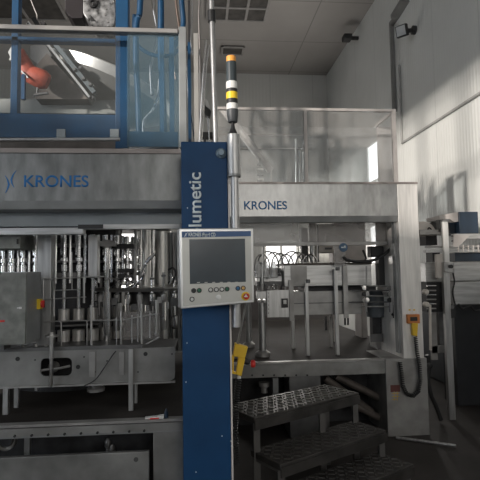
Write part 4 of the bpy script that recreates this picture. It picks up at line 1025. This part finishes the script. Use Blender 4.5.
# ================================================================== FAR RIGHT CONVEYOR
oc = thing('outfeed_conveyor', 'outfeed conveyor frame with steel side covers at the right edge', 'conveyor', (W(460, 420, 4.95).x, 5.0, 0))
YO = 4.9
zO = lambda py, Y=YO, px=460: W(px, py, Y).z
P(MB().pb(454, 262, 520, 280.5, YO, .3), 'side_cover', STEELX, oc, .005)
P(MB().pb(454, 281.3, 520, 303.8, YO, .3), 'side_cover', STEELX, oc, .005)
P(MB().pb(426, 262.5, 444, 282, YO+.1, .2), 'side_cover', STEELX, oc, .005)
P(MB().pb(454, 233.5, 520, 238.5, YO-.02, .06), 'top_beam', STEELX, oc)
P(MB().pb(420, 229.5, 446, 234.5, YO+.05, .06), 'top_beam', DULL, oc)
P(MB().pb(426, 245.5, 520, 247.2, YO-.03, .03), 'guide_rail', DULL, oc)
P(MB().pb(426, 249.5, 520, 252, YO-.03, .06), 'guide_rail', STEELX, oc)
P(poly_y([(453.5, 234.5), (470, 235.5), (458, 247), (453.5, 247)], YO-.04, .02), 'gusset', mf, oc)
for (px, py) in ((452, 236), (452, 241)): 
    q = W(px, py, YO-.06); P(MB().cyl(q, q-V((0, .006, 0)), .009, 8), 'bolt', BLACK, oc)
for i in range(10):
    P(MB().pb(458+i*5, 244.8, 459+i*5, 252, YO-.035, .006), 'rail_clip', CREAM, oc)
A = W(448, 421.5, YO-.07)
pz = WZ(451.5, 421, 0)
P(MB().box((W(444.3, 250, YO-.07).x, YO-.07, zO(262, YO-.07)), (W(449.2, 250, YO-.07).x, YO-.02, zO(220, YO-.07))), 'support_post', WHITE, oc)
P(MB().box((W(446, 330, YO-.07).x, YO-.07, 0), (W(452, 330, YO-.07).x, YO-.02, zO(272, YO-.07))), 'leg', STEEL, oc)
P(MB().pb(443.5, 219.5, 450, 221.5, YO-.08, .07), 'post_cap', LIP, oc)
P(MB().pb(444.5, 262, 453, 272, YO-.1, .06), 'post_clamp', STEEL, oc, .004)
q = W(450, 266.5, YO-.11); P(MB().cyl(q, q-V((0, .03, 0)), .02, 12), 'clamp_knob', BLACK, oc)
P(MB().pb(437, 254, 443.5, 278, YO-.03, .05), 'bracket_plate', CREAM, oc, .003)
P(MB().pb(427, 282, 444, 312, YO+.05, .25), 'gear_housing', DARK, oc)
for i, (px, py) in enumerate(((426.5, 292), (427, 304.5))):
    P(MB().lathe(W(px, py, YO-.03), (0, -1, 0), [(-.05, .028), (.0, .028), (.01, .02), (.012, .01)], 16), 'roller', CREAM, oc)
for i in range(6):
    P(MB().cyl(W(427, 286+i*4.5, YO), W(436, 286+i*4.5, YO), .008, 8), 'shaft', DULL if i % 2 else CHROME, oc)
P(MB().cyl(W(430.5, 350, YO+.0), W(430, 305, YO+.0), .014, 8), 'drain_pipe', CREAM, oc)
P(MB().pb(431, 306, 437, 360, YO+.1, .03), 'rear_leg', DULL, oc)
P(MB().pb(439, 305, 445, 345, YO+.2, .05), 'rear_leg', DULLD, oc)
P(MB().pb(432, 346, 446, 353, YO+.1, .04), 'lower_brace', DULL, oc)
P(MB().pb(432.5, 252, 440, 262, YO+.1, .15), 'chain_block', BLACK, oc)
P(MB().pb(455, 252.5, 520, 261, YO+.05, .2), 'belt_bed', NAVY, oc)
P(MB().tube([W(a_, b_, YO-.06) for a_, b_ in ((453, 273), (454.5, 282), (452.5, 292), (454, 300), (455, 306), (453, 316))], .008, 8).pb(451.5, 309, 456, 318, YO-.08, .04), 'sensor_cable', BLACK, oc)
P(MB().tube([W(a_, b_, YO) for a_, b_ in ((458, 304), (463, 309), (470, 306), (476, 311), (490, 306))], .013, 8), 'sagging_hose', BLACK, oc)
T(MB().box((W(455, 330, 5.3).x, 5.3, 0), (3.24, 5.6, zO(305, 5.3))), 'dark_base_cabinet', mat('slate_cabinet', (.035, .037, .042), .5, .2), 'dark slate cabinet below the outfeed side covers', 'cabinet', bevel=.005)
nb = thing('navy_motor_box', 'dark navy box with pale left flank on top of the outfeed conveyor', 'box', (W(468, 235, 5.0).x, 5.1, zO(233)))
P(MB().prism([(W(459.5, 225, YO).x, zO(211.8)), (W(478.5, 225, YO).x, zO(211.8)), (W(478.5, 225, YO).x, zO(233.5)), (W(459.5, 225, YO).x, zO(233.5))], 'y', YO, YO+.4), 'box_body', NAVY, nb, .004)
P(MB().pb(450, 221.5, 460, 233.4, YO+.1, .3), 'box_flank', NAVY, nb)
P(poly_y([(439, 215.5), (459.5, 211.8), (459.5, 221.5), (454, 222), (450, 219), (440, 219.5)], YO+.02, .3), 'pale_flank', mf, nb)
P(poly_y([(438.5, 219.5), (441, 219.5), (441, 232), (438.5, 232)], YO+.05, .05), 'flank_leg', DULLD, nb)
ds = thing('cream_disc_guard', 'rounded cream disc guard beside the right column', 'guard', W(427, 230, 5.0))
x_, z_ = W(424, 235.5, 5.02).x, W(424, 235.5, 5.02).z; rr = W(435, 234, 5.02).x-x_
P(MB().prism([(x_+rr*1.15*math.cos(t*PI/14), z_+rr*1.25*math.sin(t*PI/14)) for t in range(15)], 'y', 5.02, 5.12), 'disc', CREAM, ds, .006)
P(MB().tube([W(427, 234, 5.0), W(428.5, 228, 5.0), W(431, 229, 5.0), W(433, 233, 5.0)], .006, 6), 'disc_handle', BLACK, ds)
T(MB().pb(432, 222, 444, 230, 5.15, .2), 'dull_hood', DULLD, 'dull brownish hood between the cream disc guard and the white post', 'hood', bevel=.01)
T(MB().pb(425.8, 235, 437, 245, 5.1, .15), 'dark_gear_block', DARK, 'dark gear block under the top beam beside the right column', 'block')
T(MB().tube([W(a_, b_, 4.75) for a_, b_ in ((427, 355), (429, 366), (428, 380), (431, 395), (436, 406), (441, 420))], .022, 10).lathe(W(428, 365, 4.76), (0, -1, 0), [(0, .03), (.04, .03), (.045, .02)], 14), 'floor_hose', BLACK, 'thick dark hose dropping to the floor right of the right column', 'hose')
T(MB().box((3.25, 4.2, .02), (XR-.0201, 7.5, .9)), 'wall_cable_tray', mat('slate_tray', (.09, .10, .11), .5, .2), 'low dark casing along the foot of the right wall', 'casing')

# ================================================================== LIGHT
def area(name, loc, rot, sx, sy, power, col):
    l = bpy.data.lights.new(name, 'AREA'); l.shape = 'RECTANGLE'; l.size = sx; l.size_y = sy; l.energy = power; l.color = col
    o = bpy.data.objects.new(name, l); C.objects.link(o); o.location = loc; o.rotation_euler = rot; return o
SKYC = (.95, .96, .98)
for i, (a, b, lo, hi) in enumerate(HL): area('daylight_left', (XL-.05, (a+b)/2, (lo+hi)/2), (0, -PI/2, 0), hi-lo-.1, b-a-.1, PW_L, SKYC)
for i, (a, b, lo, hi) in enumerate(HF[1:]): area('daylight_front', ((a+b)/2, YF-.05, (lo+hi)/2), (PI/2, 0, 0), b-a-.1, hi-lo-.1, PW_F, (1, .96, .9))
for (a, b, lo, hi) in HR: area('daylight_right', (XR-.02, (a+b)/2, (lo+hi)/2), (0, PI/2, 0), hi-lo-.1, b-a-.1, PW_B, (1, .95, .9))
for (a, b, lo, hi) in HB: area('daylight_back', ((a+b)/2, YB+.05, (lo+hi)/2), (-PI/2, 0, 0), b-a-.1, hi-lo-.1, PW_B, (1, .95, .9))
sl = bpy.data.lights.new('sun', 'SUN'); sl.energy = SUN_E; sl.angle = math.radians(1.6); sl.color = (1, .92, .84)
so = bpy.data.objects.new('sun', sl); C.objects.link(so)
sd = V((1, .9, -.217)).normalized()
so.rotation_euler = sd.to_track_quat('-Z', 'Y').to_euler(); so.location = (-8, 0, 6)
w = bpy.data.worlds.new('world'); bpy.context.scene.world = w; w.use_nodes = True
w.node_tree.nodes['Background'].inputs[0].default_value = (.75, .85, 1, 1); w.node_tree.nodes['Background'].inputs[1].default_value = WORLD_E
sc = bpy.context.scene
sc.view_settings.view_transform = 'Standard'; sc.view_settings.look = 'None'; sc.view_settings.gamma = 1; sc.view_settings.exposure = EXPO
sc.view_settings.use_curve_mapping = False
sc.cycles.use_denoising = True
sc.cycles.max_bounces = 8; sc.cycles.diffuse_bounces = 4; sc.cycles.glossy_bounces = 4; sc.cycles.transparent_max_bounces = 16
